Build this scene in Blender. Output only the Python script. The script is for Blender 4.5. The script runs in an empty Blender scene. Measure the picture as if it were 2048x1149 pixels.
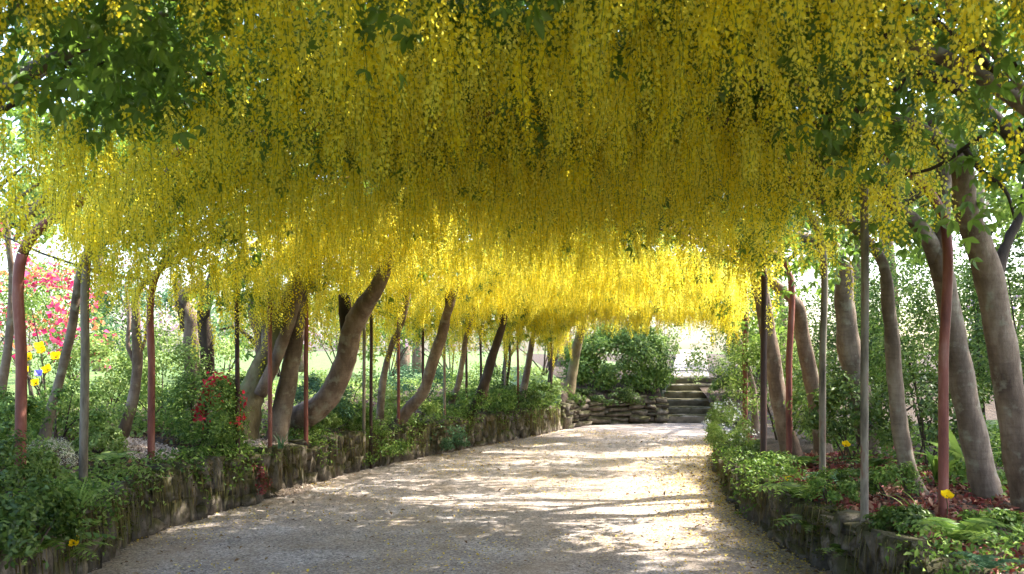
import bpy, math, random
import numpy as np
from mathutils import Vector, Euler, noise

# ------------------------------------------------------------------ camera, sky, sun, exposure
scene = bpy.context.scene
F, HY, CX, EYE = 1900.0, 700.0, 1024.0, 1.5      # focal length in photo pixels, horizon row, centre column, eye height
cam_data = bpy.data.cameras.new("camera")
cam = bpy.data.objects.new("camera", cam_data)
scene.collection.objects.link(cam)
cam.location = (0, 0, EYE)
cam.rotation_euler = (math.pi / 2, 0, 0)
cam_data.sensor_width = 36
cam_data.lens = 36 * F / 2048
cam_data.shift_y = (HY - 574.5) / 2048
cam_data.clip_start = 0.05
cam_data.clip_end = 2000
cam_data.dof.use_dof = True
cam_data.dof.focus_distance = 8.5
cam_data.dof.aperture_fstop = 5.0
scene.camera = cam

SUN_EL = math.radians(50)
SUN_AZ = math.atan2(0.97, 0.26)                  # compass angle from +Y towards +X
SUN = Vector((math.sin(SUN_AZ) * math.cos(SUN_EL), math.cos(SUN_AZ) * math.cos(SUN_EL), math.sin(SUN_EL)))
world = bpy.data.worlds.new("World")
scene.world = world
world.use_nodes = True
wn = world.node_tree.nodes
bg = wn["Background"]
sky = wn.new("ShaderNodeTexSky")
sky.sky_type = 'NISHITA'
sky.sun_disc = False
sky.sun_elevation = SUN_EL
sky.sun_rotation = SUN_AZ
sky.air_density = 1.0
sky.dust_density = 3.0
world.node_tree.links.new(sky.outputs[0], bg.inputs[0])
bg.inputs[1].default_value = 0.15
sd = bpy.data.lights.new("sun", 'SUN')
sd.energy = 3.0
sd.angle = math.radians(0.53)
sd.color = (1.0, 0.95, 0.86)
so = bpy.data.objects.new("sun", sd)
so.rotation_euler = (-SUN).to_track_quat('-Z', 'Y').to_euler()
so.location = (20, 8, 30)
scene.collection.objects.link(so)
vs = scene.view_settings
vs.view_transform = 'Standard'
vs.look = 'None'
vs.exposure = 2.85
vs.gamma = 1.0
cy = scene.cycles
cy.max_bounces = 7
cy.diffuse_bounces = 5
cy.glossy_bounces = 2
cy.transmission_bounces = 4
cy.transparent_max_bounces = 4
cy.caustics_reflective = False
cy.caustics_refractive = False
cy.use_denoising = True
try:
    cy.denoiser = 'OPENIMAGEDENOISE'
    cy.denoising_prefilter = 'ACCURATE'
except Exception:
    pass

random.seed(11)
rng = np.random.default_rng(11)
COL = scene.collection

# ------------------------------------------------------------------ helpers
def px(x, y, d):
    """photo pixel at distance d -> point"""
    return Vector(((x - CX) / F * d, d, EYE + (HY - y) / F * d))
def gp(x, y, z=0.0):
    """photo pixel on the level z -> point"""
    return px(x, y, (EYE - z) * F / (y - HY))
def proj(p):
    d = max(p[1], 1e-3)
    return CX + p[0] / d * F, HY - (p[2] - EYE) / d * F

def link(o, parent=None):
    COL.objects.link(o)
    if parent is not None:
        o.parent = parent
    return o
def tag(o, label=None, cat=None, group=None, kind=None):
    if label: o["label"] = label
    if cat: o["category"] = cat
    if group: o["group"] = group
    if kind: o["kind"] = kind
    return o
def empty(name, loc):
    o = bpy.data.objects.new(name, None)
    o.empty_display_size = 0.1
    o.location = loc
    COL.objects.link(o)
    return o
def mesh_np(name, verts, faces, mat, smooth=False, var=None):
    """numpy verts (n,3) and a face array (m,k) or list of such"""
    me = bpy.data.meshes.new(name)
    verts = np.asarray(verts, dtype=np.float32)
    fl = faces if isinstance(faces, list) else [faces]
    loops = np.concatenate([np.asarray(f, dtype=np.int32).ravel() for f in fl])
    tot = np.concatenate([np.full(len(f), np.asarray(f).shape[1], dtype=np.int32) for f in fl])
    start = np.concatenate([[0], np.cumsum(tot)[:-1]]).astype(np.int32)
    me.vertices.add(len(verts)); me.vertices.foreach_set("co", verts.ravel())
    me.loops.add(len(loops)); me.loops.foreach_set("vertex_index", loops)
    me.polygons.add(len(tot)); me.polygons.foreach_set("loop_start", start); me.polygons.foreach_set("loop_total", tot)
    if smooth:
        me.polygons.foreach_set("use_smooth", np.ones(len(tot), dtype=bool))
    if var is not None:
        a = me.attributes.new("var", 'FLOAT', 'FACE')
        a.data.foreach_set("value", np.asarray(var, dtype=np.float32))
    me.update(calc_edges=True)
    if mat is not None:
        me.materials.append(mat)
    return me
def mobj(name, me, parent=None, loc=None):
    o = bpy.data.objects.new(name, me)
    link(o, parent)
    if loc is not None:
        o.location = loc
    return o
def catmull(pts, n):
    pts = [np.array(p, dtype=float) for p in pts]
    if len(pts) == 2:
        return [pts[0] + (pts[1] - pts[0]) * t for t in np.linspace(0, 1, n)]
    P = [2 * pts[0] - pts[1]] + pts + [2 * pts[-1] - pts[-2]]
    out = []
    for t in np.linspace(0, len(pts) - 1 - 1e-6, n):
        i = int(t); f = t - i
        a, b, c, d = P[i], P[i + 1], P[i + 2], P[i + 3]
        out.append(0.5 * ((2 * b) + (-a + c) * f + (2 * a - 5 * b + 4 * c - d) * f * f + (-a + 3 * b - 3 * c + d) * f ** 3))
    return out
def tube(pts, rad, seg=10, rough=0.0, seed=0, squash=None):
    """verts, quads of a tapered tube along pts"""
    pts = [Vector(p) for p in pts]
    n = len(pts)
    V = []; Fq = []
    up = Vector((0.31, 0.93, 0.2)).normalized()
    for i, p in enumerate(pts):
        t = (pts[min(i + 1, n - 1)] - pts[max(i - 1, 0)]).normalized()
        a = t.cross(up)
        if a.length < 1e-3: a = t.cross(Vector((1, 0, 0)))
        a.normalize(); b = t.cross(a).normalized()
        r = rad[i] if hasattr(rad, '__len__') else rad
        for k in range(seg):
            an = 2 * math.pi * k / seg
            rr = r
            if rough:
                q = Vector((math.cos(an) * 1.1, math.sin(an) * 1.1, seed * 3.7)) + Vector((0, 0, i * 0.28))
                rr = r * (1 + rough * noise.noise(q * 1.3) + rough * 0.5 * noise.noise(q * 3.1))
            V.append(p + a * (math.cos(an) * rr) + b * (math.sin(an) * rr))
    for i in range(n - 1):
        for k in range(seg):
            k2 = (k + 1) % seg
            Fq.append((i * seg + k, i * seg + k2, (i + 1) * seg + k2, (i + 1) * seg + k))
    V.append(pts[0]); V.append(pts[-1])
    T = []
    for k in range(seg):
        k2 = (k + 1) % seg
        T.append((n * seg, k2, k)); T.append((n * seg + 1, (n - 1) * seg + k, (n - 1) * seg + k2))
    return np.array([tuple(v) for v in V]), np.array(Fq), np.array(T)
def tube_mesh(name, pts, rad, mat, seg=10, rough=0.0, seed=0, smooth=True):
    V, Q, T = tube(pts, rad, seg, rough, seed)
    return mesh_np(name, V, [Q, T], mat, smooth)
def tubes_mesh(name, items, mat, seg=5):
    Vs, Qs, Ts = [], [], []; off = 0
    for pts, rad in items:
        V, Q, T = tube(pts, rad, seg)
        Vs.append(V); Qs.append(Q + off); Ts.append(T + off); off += len(V)
    return mesh_np(name, np.concatenate(Vs), [np.concatenate(Qs), np.concatenate(Ts)], mat, True)

# ------------------------------------------------------------------ materials
def newmat(name):
    m = bpy.data.materials.new(name); m.use_nodes = True
    nt = m.node_tree; nt.nodes.clear()
    out = nt.nodes.new("ShaderNodeOutputMaterial")
    return m, nt, out
def ramp(nt, src, stops):
    r = nt.nodes.new("ShaderNodeValToRGB")
    els = r.color_ramp.elements
    while len(els) < len(stops): els.new(0.5)
    for e, (p, c) in zip(els, stops):
        e.position = p; e.color = (*c, 1)
    nt.links.new(src, r.inputs[0])
    return r.outputs[0]
def noise_fac(nt, scale, detail=4, rough=0.6, coord="Object", stretch=None):
    tc = nt.nodes.new("ShaderNodeTexCoord")
    n = nt.nodes.new("ShaderNodeTexNoise")
    n.inputs["Scale"].default_value = scale; n.inputs["Detail"].default_value = detail; n.inputs["Roughness"].default_value = rough
    src = tc.outputs[coord] if coord != "World" else None
    if coord == "World":
        g = nt.nodes.new("ShaderNodeNewGeometry"); src = g.outputs["Position"]
    if stretch:
        mp = nt.nodes.new("ShaderNodeMapping"); mp.inputs["Scale"].default_value = stretch
        nt.links.new(src, mp.inputs[0]); src = mp.outputs[0]
    nt.links.new(src, n.inputs["Vector"])
    return n.outputs[0]
def mixc(nt, f, a, b, mode='MIX'):
    m = nt.nodes.new("ShaderNodeMix"); m.data_type = 'RGBA'; m.blend_type = mode
    if isinstance(f, (int, float)): m.inputs[0].default_value = f
    else: nt.links.new(f, m.inputs[0])
    for i, v in ((6, a), (7, b)):
        if isinstance(v, tuple): m.inputs[i].default_value = (*v, 1)
        else: nt.links.new(v, m.inputs[i])
    return m.outputs[2]
def leafmat(name, cols, transl=0.45, gloss=0.06, source="var", trcol=None):
    """thin leaf or petal: cols = list of colours picked by per-leaf variation"""
    m, nt, out = newmat(name)
    if source == "var":
        a = nt.nodes.new("ShaderNodeAttribute"); a.attribute_name = "var"; src = a.outputs["Fac"]
    else:
        a = nt.nodes.new("ShaderNodeObjectInfo"); src = a.outputs["Random"]
    if source == "both":
        b = nt.nodes.new("ShaderNodeAttribute"); b.attribute_name = "var"
        ad = nt.nodes.new("ShaderNodeMath"); ad.operation = 'MULTIPLY_ADD'
        nt.links.new(src, ad.inputs[0]); ad.inputs[1].default_value = 0.55
        mu = nt.nodes.new("ShaderNodeMath"); mu.operation = 'MULTIPLY'; mu.inputs[1].default_value = 0.45
        nt.links.new(b.outputs["Fac"], mu.inputs[0]); nt.links.new(mu.outputs[0], ad.inputs[2])
        src = ad.outputs[0]
    n = len(cols)
    c = ramp(nt, src, [(i / max(n - 1, 1), k) for i, k in enumerate(cols)])
    d = nt.nodes.new("ShaderNodeBsdfDiffuse"); nt.links.new(c, d.inputs[0])
    t = nt.nodes.new("ShaderNodeBsdfTranslucent")
    if trcol: 
        nt.links.new(mixc(nt, 0.6, c, trcol), t.inputs[0])
    else: nt.links.new(c, t.inputs[0])
    mx = nt.nodes.new("ShaderNodeMixShader"); mx.inputs[0].default_value = transl
    nt.links.new(d.outputs[0], mx.inputs[1]); nt.links.new(t.outputs[0], mx.inputs[2])
    last = mx.outputs[0]
    if gloss:
        g = nt.nodes.new("ShaderNodeBsdfGlossy"); g.inputs["Roughness"].default_value = 0.42
        m2 = nt.nodes.new("ShaderNodeMixShader"); m2.inputs[0].default_value = gloss
        nt.links.new(last, m2.inputs[1]); nt.links.new(g.outputs[0], m2.inputs[2]); last = m2.outputs[0]
    nt.links.new(last, out.inputs[0])
    return m
def solid(name, stops, scale=6, rough=0.8, bump=0.3, bscale=30, coord="Object", stretch=None, extra=None, bdist=0.01):
    m, nt, out = newmat(name)
    p = nt.nodes.new("ShaderNodeBsdfPrincipled")
    f = noise_fac(nt, scale, 5, 0.65, coord, stretch)
    c = ramp(nt, f, stops)
    if extra: c = extra(nt, c)
    nt.links.new(c, p.inputs["Base Color"])
    p.inputs["Roughness"].default_value = rough
    p.inputs["Specular IOR Level"].default_value = 0.25
    if bump:
        b = nt.nodes.new("ShaderNodeBump"); b.inputs["Strength"].default_value = bump; b.inputs["Distance"].default_value = bdist
        nt.links.new(noise_fac(nt, bscale, 5, 0.7, coord, stretch), b.inputs["Height"])
        nt.links.new(b.outputs[0], p.inputs["Normal"])
    nt.links.new(p.outputs[0], out.inputs[0])
    return m

M = {}
M['petal'] = leafmat('petal', [(0.70, 0.50, 0.02), (0.86, 0.69, 0.035), (0.93, 0.79, 0.08), (0.93, 0.83, 0.16), (0.80, 0.76, 0.13)], 0.52, 0.0, "both")
M['rachis'] = leafmat('rachis', [(0.22, 0.30, 0.06), (0.3, 0.36, 0.08)], 0.3, 0.0, "object")
M['laburnum_leaf'] = leafmat('laburnum_leaf', [(0.05, 0.10, 0.018), (0.08, 0.15, 0.025), (0.12, 0.20, 0.035), (0.17, 0.24, 0.05)], 0.55, 0.03, "both", (0.22, 0.34, 0.04))
G = lambda k: [(0.026 * k, 0.052 * k, 0.010 * k), (0.05 * k, 0.095 * k, 0.015 * k), (0.09 * k, 0.14 * k, 0.022 * k), (0.13 * k, 0.18 * k, 0.04 * k)]
M['leaf_dark'] = leafmat('leaf_dark', G(1.1), 0.35, 0.025)
M['leaf_mid'] = leafmat('leaf_mid', G(1.8), 0.42, 0.02)
M['leaf_light'] = leafmat('leaf_light', [(0.10, 0.165, 0.032), (0.16, 0.25, 0.045), (0.23, 0.32, 0.07), (0.3, 0.36, 0.11)], 0.45, 0.02)
M['leaf_blue'] = leafmat('leaf_blue', [(0.04, 0.10, 0.045), (0.08, 0.16, 0.07), (0.12, 0.22, 0.10)], 0.4, 0.02)
M['leaf_cream'] = leafmat('leaf_cream', [(0.25, 0.28, 0.14), (0.45, 0.44, 0.28), (0.6, 0.56, 0.42), (0.66, 0.62, 0.5)], 0.4, 0.0)
M['leaf_red'] = leafmat('leaf_red', [(0.10, 0.012, 0.018), (0.2, 0.02, 0.03), (0.32, 0.04, 0.05)], 0.45, 0.04)
M['leaf_bronze'] = leafmat('leaf_bronze', [(0.10, 0.06, 0.03), (0.18, 0.09, 0.05), (0.25, 0.14, 0.07), (0.10, 0.13, 0.04)], 0.45, 0.04)
M['bloom_pink'] = leafmat('bloom_pink', [(0.42, 0.02, 0.09), (0.55, 0.05, 0.13), (0.62, 0.12, 0.2)], 0.45, 0.0)
M['bloom_red'] = leafmat('bloom_red', [(0.5, 0.015, 0.04), (0.62, 0.03, 0.06), (0.7, 0.08, 0.1)], 0.4, 0.0)
M['bloom_orange'] = leafmat('bloom_orange', [(0.75, 0.16, 0.06), (0.8, 0.28, 0.12), (0.82, 0.35, 0.22)], 0.45, 0.0)
M['bloom_yellow'] = leafmat('bloom_yellow', [(0.85, 0.58, 0.01), (0.9, 0.68, 0.02)], 0.4, 0.0)
M['bloom_white'] = leafmat('bloom_white', [(0.75, 0.76, 0.7), (0.84, 0.84, 0.8)], 0.4, 0.0)
M['bloom_blue'] = leafmat('bloom_blue', [(0.16, 0.16, 0.6), (0.3, 0.28, 0.7)], 0.4, 0.0)
M['bloom_lilac'] = leafmat('bloom_lilac', [(0.5, 0.3, 0.45), (0.68, 0.45, 0.58), (0.75, 0.6, 0.7)], 0.4, 0.0)
M['litter'] = leafmat('litter', [(0.12, 0.02, 0.02), (0.22, 0.045, 0.035), (0.28, 0.12, 0.07), (0.35, 0.2, 0.12)], 0.15, 0.03)
M['dry'] = leafmat('dry', [(0.10, 0.06, 0.03), (0.18, 0.11, 0.06), (0.3, 0.22, 0.12)], 0.15, 0.0)
M['fallen'] = leafmat('fallen', [(0.45, 0.30, 0.04), (0.6, 0.44, 0.06), (0.66, 0.54, 0.2), (0.5, 0.38, 0.16)], 0.2, 0.0)
M['fallen_pale'] = leafmat('fallen_pale', [(0.5, 0.38, 0.28), (0.62, 0.5, 0.42), (0.7, 0.6, 0.5)], 0.2, 0.0)
M['pebble'] = leafmat('pebble', [(0.10, 0.09, 0.085), (0.26, 0.24, 0.22), (0.42, 0.39, 0.36)], 0.0, 0.0)

def lichen(nt, c):
    f = noise_fac(nt, 2.2, 4, 0.6, "World")
    r = ramp(nt, f, [(0.5, (0, 0, 0)), (0.66, (1, 1, 1))])
    return mixc(nt, r, c, (0.13, 0.14, 0.05))
def lichen_pale(nt, c):
    f = noise_fac(nt, 9, 4, 0.6, "World")
    r = ramp(nt, f, [(0.55, (0, 0, 0)), (0.68, (0.8, 0.8, 0.8))])
    return mixc(nt, r, c, (0.25, 0.225, 0.165))
def lenticels(nt, c):
    c = lichen_pale(nt, c)
    f = noise_fac(nt, 7, 3, 0.7, "World", (1.0, 1.0, 6.0))
    r = ramp(nt, f, [(0.35, (0.84, 0.83, 0.82)), (0.5, (1, 1, 1)), (0.66, (1.06, 1.06, 1.06))])
    return mixc(nt, 1.0, c, r, 'MULTIPLY')
M['bark_brown'] = solid('bark_brown', [(0.3, (0.065, 0.04, 0.028)), (0.52, (0.155, 0.105, 0.072)), (0.72, (0.27, 0.2, 0.15))], 7, 0.75, 0.55, 26, "World", (1, 1, 0.35), lenticels, 0.02)
M['bark_grey'] = solid('bark_grey', [(0.3, (0.07, 0.046, 0.032)), (0.52, (0.155, 0.112, 0.08)), (0.72, (0.27, 0.21, 0.155))], 7, 0.75, 0.5, 26, "World", (1, 1, 0.35), lenticels, 0.02)
M['bark_moss'] = solid('bark_moss', [(0.3, (0.06, 0.046, 0.026)), (0.5, (0.15, 0.115, 0.06)), (0.7, (0.25, 0.2, 0.11))], 5, 0.85, 0.7, 20, "World", (1, 1, 0.5), lichen, 0.03)
M['bark_dark'] = solid('bark_dark', [(0.3, (0.02, 0.014, 0.01)), (0.6, (0.06, 0.04, 0.028)), (0.75, (0.1, 0.075, 0.055))], 8, 0.8, 0.6, 26, "World", (1, 1, 0.35), None, 0.02)
M['paint_red'] = solid('paint_red', [(0.3, (0.085, 0.022, 0.016)), (0.55, (0.19, 0.06, 0.042)), (0.75, (0.26, 0.13, 0.10))], 12, 0.55, 0.25, 60, "World", (1, 1, 0.25), None, 0.004)
M['paint_grey'] = solid('paint_grey', [(0.34, (0.045, 0.036, 0.026)), (0.48, (0.14, 0.115, 0.085)), (0.56, (0.19, 0.16, 0.12)), (0.66, (0.14, 0.065, 0.042))], 10, 0.8, 0.25, 60, "World", (1, 1, 0.25), None, 0.004)
M['paint_dark'] = solid('paint_dark', [(0.3, (0.02, 0.012, 0.01)), (0.6, (0.055, 0.026, 0.02)), (0.78, (0.11, 0.06, 0.045))], 12, 0.6, 0.25, 60, "World", (1, 1, 0.25), None, 0.004)
def moss_top(nt, c):
    g = nt.nodes.new("ShaderNodeNewGeometry")
    sp = nt.nodes.new("ShaderNodeSeparateXYZ"); nt.links.new(g.outputs["Normal"], sp.inputs[0])
    f = noise_fac(nt, 5, 4, 0.65, "World")
    ad = nt.nodes.new("ShaderNodeMath"); ad.operation = 'MULTIPLY_ADD'
    nt.links.new(sp.outputs[2], ad.inputs[0]); ad.inputs[1].default_value = 0.22; nt.links.new(f, ad.inputs[2])
    r = ramp(nt, ad.outputs[0], [(0.5, (0, 0, 0)), (0.64, (1, 1, 1))])
    oi = nt.nodes.new("ShaderNodeObjectInfo")
    t = ramp(nt, oi.outputs["Random"], [(0, (0.65, 0.65, 0.65)), (0.5, (1, 0.97, 0.92)), (1, (1.35, 1.3, 1.2))])
    c = mixc(nt, 1.0, c, t, 'MULTIPLY')
    return mixc(nt, r, c, (0.05, 0.045, 0.016))
M['stone'] = solid('stone', [(0.28, (0.035, 0.028, 0.021)), (0.5, (0.105, 0.088, 0.07)), (0.7, (0.2, 0.17, 0.14))], 11, 0.85, 0.8, 34, "World", None, moss_top, 0.02)
M['slab'] = solid('slab', [(0.28, (0.15, 0.13, 0.11)), (0.5, (0.29, 0.26, 0.225)), (0.7, (0.42, 0.38, 0.34))], 7, 0.85, 0.7, 30, "World", None, moss_top, 0.02)
M['soil'] = solid('soil', [(0.3, (0.022, 0.015, 0.010)), (0.55, (0.055, 0.038, 0.026)), (0.75, (0.10, 0.07, 0.05))], 5, 0.95, 0.9, 22, "World", None, None, 0.04)
M['lawn'] = solid('lawn', [(0.3, (0.05, 0.09, 0.022)), (0.5, (0.075, 0.125, 0.03)), (0.72, (0.12, 0.15, 0.05))], 1.2, 0.95, 0.6, 40, "World", None, None, 0.03)
def gravel_extra(nt, c):
    v = nt.nodes.new("ShaderNodeTexVoronoi"); v.inputs["Scale"].default_value = 75
    g = nt.nodes.new("ShaderNodeNewGeometry"); nt.links.new(g.outputs["Position"], v.inputs["Vector"])
    hs = nt.nodes.new("ShaderNodeSeparateColor"); nt.links.new(v.outputs["Color"], hs.inputs[0])
    r = ramp(nt, hs.outputs[0], [(0.0, (0.35, 0.34, 0.33)), (0.3, (0.8, 0.78, 0.77)), (0.7, (1.08, 1.06, 1.04)), (1.0, (1.6, 1.57, 1.53))])
    c = mixc(nt, 1.0, c, r, 'MULTIPLY')
    f2 = noise_fac(nt, 1.7, 5, 0.65, "World", (1, 0.7, 1))
    r2 = ramp(nt, f2, [(0.38, (0, 0, 0)), (0.66, (0.55, 0.55, 0.55))])
    return mixc(nt, r2, c, (0.24, 0.17, 0.10))
M['gravel'] = solid('gravel', [(0.3, (0.20, 0.175, 0.16)), (0.5, (0.305, 0.27, 0.25)), (0.7, (0.41, 0.37, 0.345))], 2.2, 0.95, 0.9, 60, "World", None, gravel_extra, 0.012)
M['wire'] = solid('wire', [(0.3, (0.05, 0.04, 0.035)), (0.7, (0.12, 0.10, 0.09))], 20, 0.6, 0, 1)

# ------------------------------------------------------------------ the plan of the walk: matched points of the two walls
LW = [(-2.7, -4), (-2.75, 0), (-2.85, 3.5), (-2.97, 6.3), (-3.1, 7.7), (-2.72, 9.2), (-2.35, 10.9), (-1.7, 12.7), (-0.75, 14.7), (0.2, 16.6), (0.95, 18.2)]
RW = [(2.3, -4), (2.3, 0), (2.28, 3.2), (2.27, 5.6), (2.22, 7.2), (2.25, 8.7), (2.42, 10.2), (2.65, 11.6), (2.95, 13.0), (3.35, 14.6), (3.75, 16.0)]
NS = 240
LC = np.array(catmull(LW, NS)); RC = np.array(catmull(RW, NS))
def at_s(A, s):
    i = np.clip(s, 0, 1) * (NS - 1)
    k = np.minimum(i.astype(int) if hasattr(i, 'astype') else int(i), NS - 2)
    f = i - k
    if hasattr(f, '__len__'): f = f[:, None]
    return A[k] * (1 - f) + A[k + 1] * f
def out_left(s):
    v = Vector((-1, 0.0)).lerp(Vector((-0.62, 0.8)), max(0, (s - 0.55) / 0.45)); return v.normalized()
def out_right(s):
    return Vector((1, -0.06)).normalized()
HL = lambda s: 0.45
HR = lambda s: float(np.interp(s, [0, 0.3, 0.45, 0.62, 0.75, 1.0], [0.42, 0.42, 0.36, 0.3, 0.22, 0.15]))
def bank_l(s, t): return HL(s) - 0.02 + 0.42 * (1 - math.exp(-max(t, 0) * 0.75)) + 0.03 * noise.noise(Vector((s * 40, t * 1.5, 0)))
def bank_r(s, t): return HR(s) - 0.02 + 0.22 * (1 - math.exp(-max(t, 0) * 0.5)) + 0.03 * noise.noise(Vector((s * 40, t * 1.5, 7)))
def bank_at(x, y):
    """height of the ground at a point"""
    dl = np.hypot(LC[:, 0] - x, LC[:, 1] - y); dr = np.hypot(RC[:, 0] - x, RC[:, 1] - y)
    i, j = int(dl.argmin()), int(dr.argmin())
    if y > 18.5 and dl.min() > 0.6 and x > 0.5 and x < 3.4: return 0.9
    lin = Vector((x - LC[i][0], y - LC[i][1])); rin = Vector((x - RC[j][0], y - RC[j][1]))
    if lin.dot(out_left(i / (NS - 1))) > 0 and dl.min() < dr.min(): return bank_l(i / (NS - 1), dl.min())
    if rin.x > 0: return bank_r(j / (NS - 1), dr.min())
    return 0.0

# ------------------------------------------------------------------ ground, path, banks
def grid(name, rows, mat, kind="structure"):
    n, m = len(rows), len(rows[0])
    V = np.array([c for r in rows for c in r])
    Q = [(i * m + j, i * m + j + 1, (i + 1) * m + j + 1, (i + 1) * m + j) for i in range(n - 1) for j in range(m - 1)]
    me = mesh_np(name, V, np.array(Q), mat, True)
    return tag(mobj(name, me), kind=kind)
me = mesh_np("ground", [(-600, -600, -0.3), (600, -600, -0.3), (600, 900, -0.3), (-600, 900, -0.3)], np.array([(0, 1, 2, 3)]), M['lawn'])
tag(mobj("ground", me), "flat grassy ground reaching the horizon", None, kind="structure")
rows = []
for i in range(0, NS):
    l, r = LC[i], RC[i]
    a, b = l - (r - l) * 0.02, r + (r - l) * 0.02
    rows.append([(*(a + (b - a) * t), 0.014 * noise.noise(Vector((a[0] + t * 5, a[1] * 0.8, 2))) + 0.02 * (1 - (2 * t - 1) ** 2) - 0.02) for t in np.linspace(0, 1, 28)])
e0, e1 = LC[-1], RC[-1]
for k in range(1, 16):                                   # the gravel runs on to the foot of the far wall and steps
    f = k / 15
    a = np.array([0.95 + 0.35 * f - 0.2, 18.2 + 1.9 * f]); b = np.array([3.75 + 1.0 * f, 16.0 + 4.1 * f])
    rows.append([(*(a + (b - a) * t), 0.014 * noise.noise(Vector((a[0] + t * 5, a[1] * 0.8, 2))) + 0.02 * (1 - (2 * t - 1) ** 2) * (1 - f) - 0.02) for t in np.linspace(0, 1, 28)])
tag(grid("path", rows, M['gravel']), "grey gravel walk strewn with petals under the arch")
TT = [0, 0.15, 0.4, 0.8, 1.3, 2, 3, 5, 8, 14, 30, 80]
rows = [];
for i in range(0, NS, 3):
    s = i / (NS - 1); o = out_left(s)
    col = []
    for t in TT:
        t2 = t + 0.06
        col.append((LC[i][0] + o.x * t2, LC[i][1] + o.y * t2, bank_l(s, t)))
    rows.append([(col[0][0], col[0][1], -0.1)] + col)
tag(grid("bank_left", rows, M['soil']), "planted soil bank behind the tall mossy stone wall")
rows = []
for i in range(0, NS, 3):
    s = i / (NS - 1); o = out_right(s)
    col = []
    for t in TT:
        t2 = t + 0.06
        col.append((RC[i][0] + o.x * t2, RC[i][1] + o.y * t2, bank_r(s, t)))
    rows.append([(col[0][0], col[0][1], -0.1)] + col)
tag(grid("bank_right", rows, M['soil']), "planted soil bank behind the low stone wall")
for C_, of, bk, nm, lab in ((LC, out_left, bank_l, "lawn_left", "pale sunlit lawn beyond the tall-wall bank"), (RC, out_right, bank_r, "lawn_right", "grass beyond the shrubs of the low-wall bank")):
    rows = []
    for i in range(0, NS, 3):
        s = i / (NS - 1); o = of(s)
        rows.append([(C_[i][0] + o.x * (t + .06), C_[i][1] + o.y * (t + .06), bk(s, t) + 0.03) for t in (3.4, 5, 8, 14, 30, 80)])
    tag(grid(nm, rows, M['lawn']), lab)
# terrace at the far end: left and right of the steps, and the walk that goes on at the top
BW = [(0.95, 18.2), (1.3, 18.9), (1.9, 19.3), (2.6, 19.55), (3.12, 19.7)]
BC = np.array(catmull(BW, 30))
rows = []
for p in BC:
    rows.append([(p[0], p[1] + 0.06 + t, z) for t, z in ((0, -0.1), (0, 0.52), (0.3, 0.66), (1.0, 0.85), (2.5, 0.92), (6, 0.95), (20, 1.0), (80, 1.1))])
tag(grid("terrace_left", rows, M['soil']), "planted terrace above the far stone wall")
rows = []
for x in np.linspace(4.2, 60, 20):
    rows.append([(x, 19.75 + t, z) for t, z in ((-3.4, 0.12), (-1.5, 0.16), (0, 0.25), (0.8, 0.5), (2.5, 0.85), (6, 0.95), (20, 1.0), (80, 1.1))])
tag(grid("terrace_right", rows, M['soil']), "planted slope beside the stone steps")
rows = []
for t, z in ((0, 0.86), (1, 0.88), (4, 0.95), (9, 1.06), (20, 1.3), (40, 1.5)):
    rows.append([(x, 22.4 + t, z + 0.012) for x in (3.75 + t * 0.18, 4.05 + t * 0.185, 4.35 + t * 0.19, 4.65 + t * 0.2)])
tag(grid("upper_path", rows, M['gravel']), "pale sunlit walk climbing beyond the steps")

# ------------------------------------------------------------------ dry-stone walls: every stone its own part
def stone_mesh(k):
    rs = random.Random(100 + k)
    V = []; n = 2
    idx = {}
    Fq = []
    def v(p):
        key = tuple(round(c, 3) for c in p)
        if key not in idx:
            idx[key] = len(V)
            q = Vector(p)
            e = max(abs(q.x), abs(q.y), abs(q.z))
            sph = q.normalized() * 0.62
            q = q.lerp(sph, 0.12)
            j = Vector((rs.uniform(-1, 1), rs.uniform(-1, 1), rs.uniform(-1, 1))) * 0.13
            V.append(tuple(q + j))
        return idx[key]
    for ax in range(3):
        for sg in (-0.5, 0.5):
            for i in range(n):
                for j in range(n):
                    c = []
                    for (a, b) in ((i, j), (i + 1, j), (i + 1, j + 1), (i, j + 1)):
                        p = [0, 0, 0]; p[ax] = sg; p[(ax + 1) % 3] = a / n - 0.5; p[(ax + 2) % 3] = b / n - 0.5
                        c.append(v(p))
                    Fq.append(c if sg > 0 else c[::-1])
    return mesh_np("stone", np.array(V), np.array(Fq), M['stone'])
STONES = [stone_mesh(k) for k in range(8)]
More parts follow.
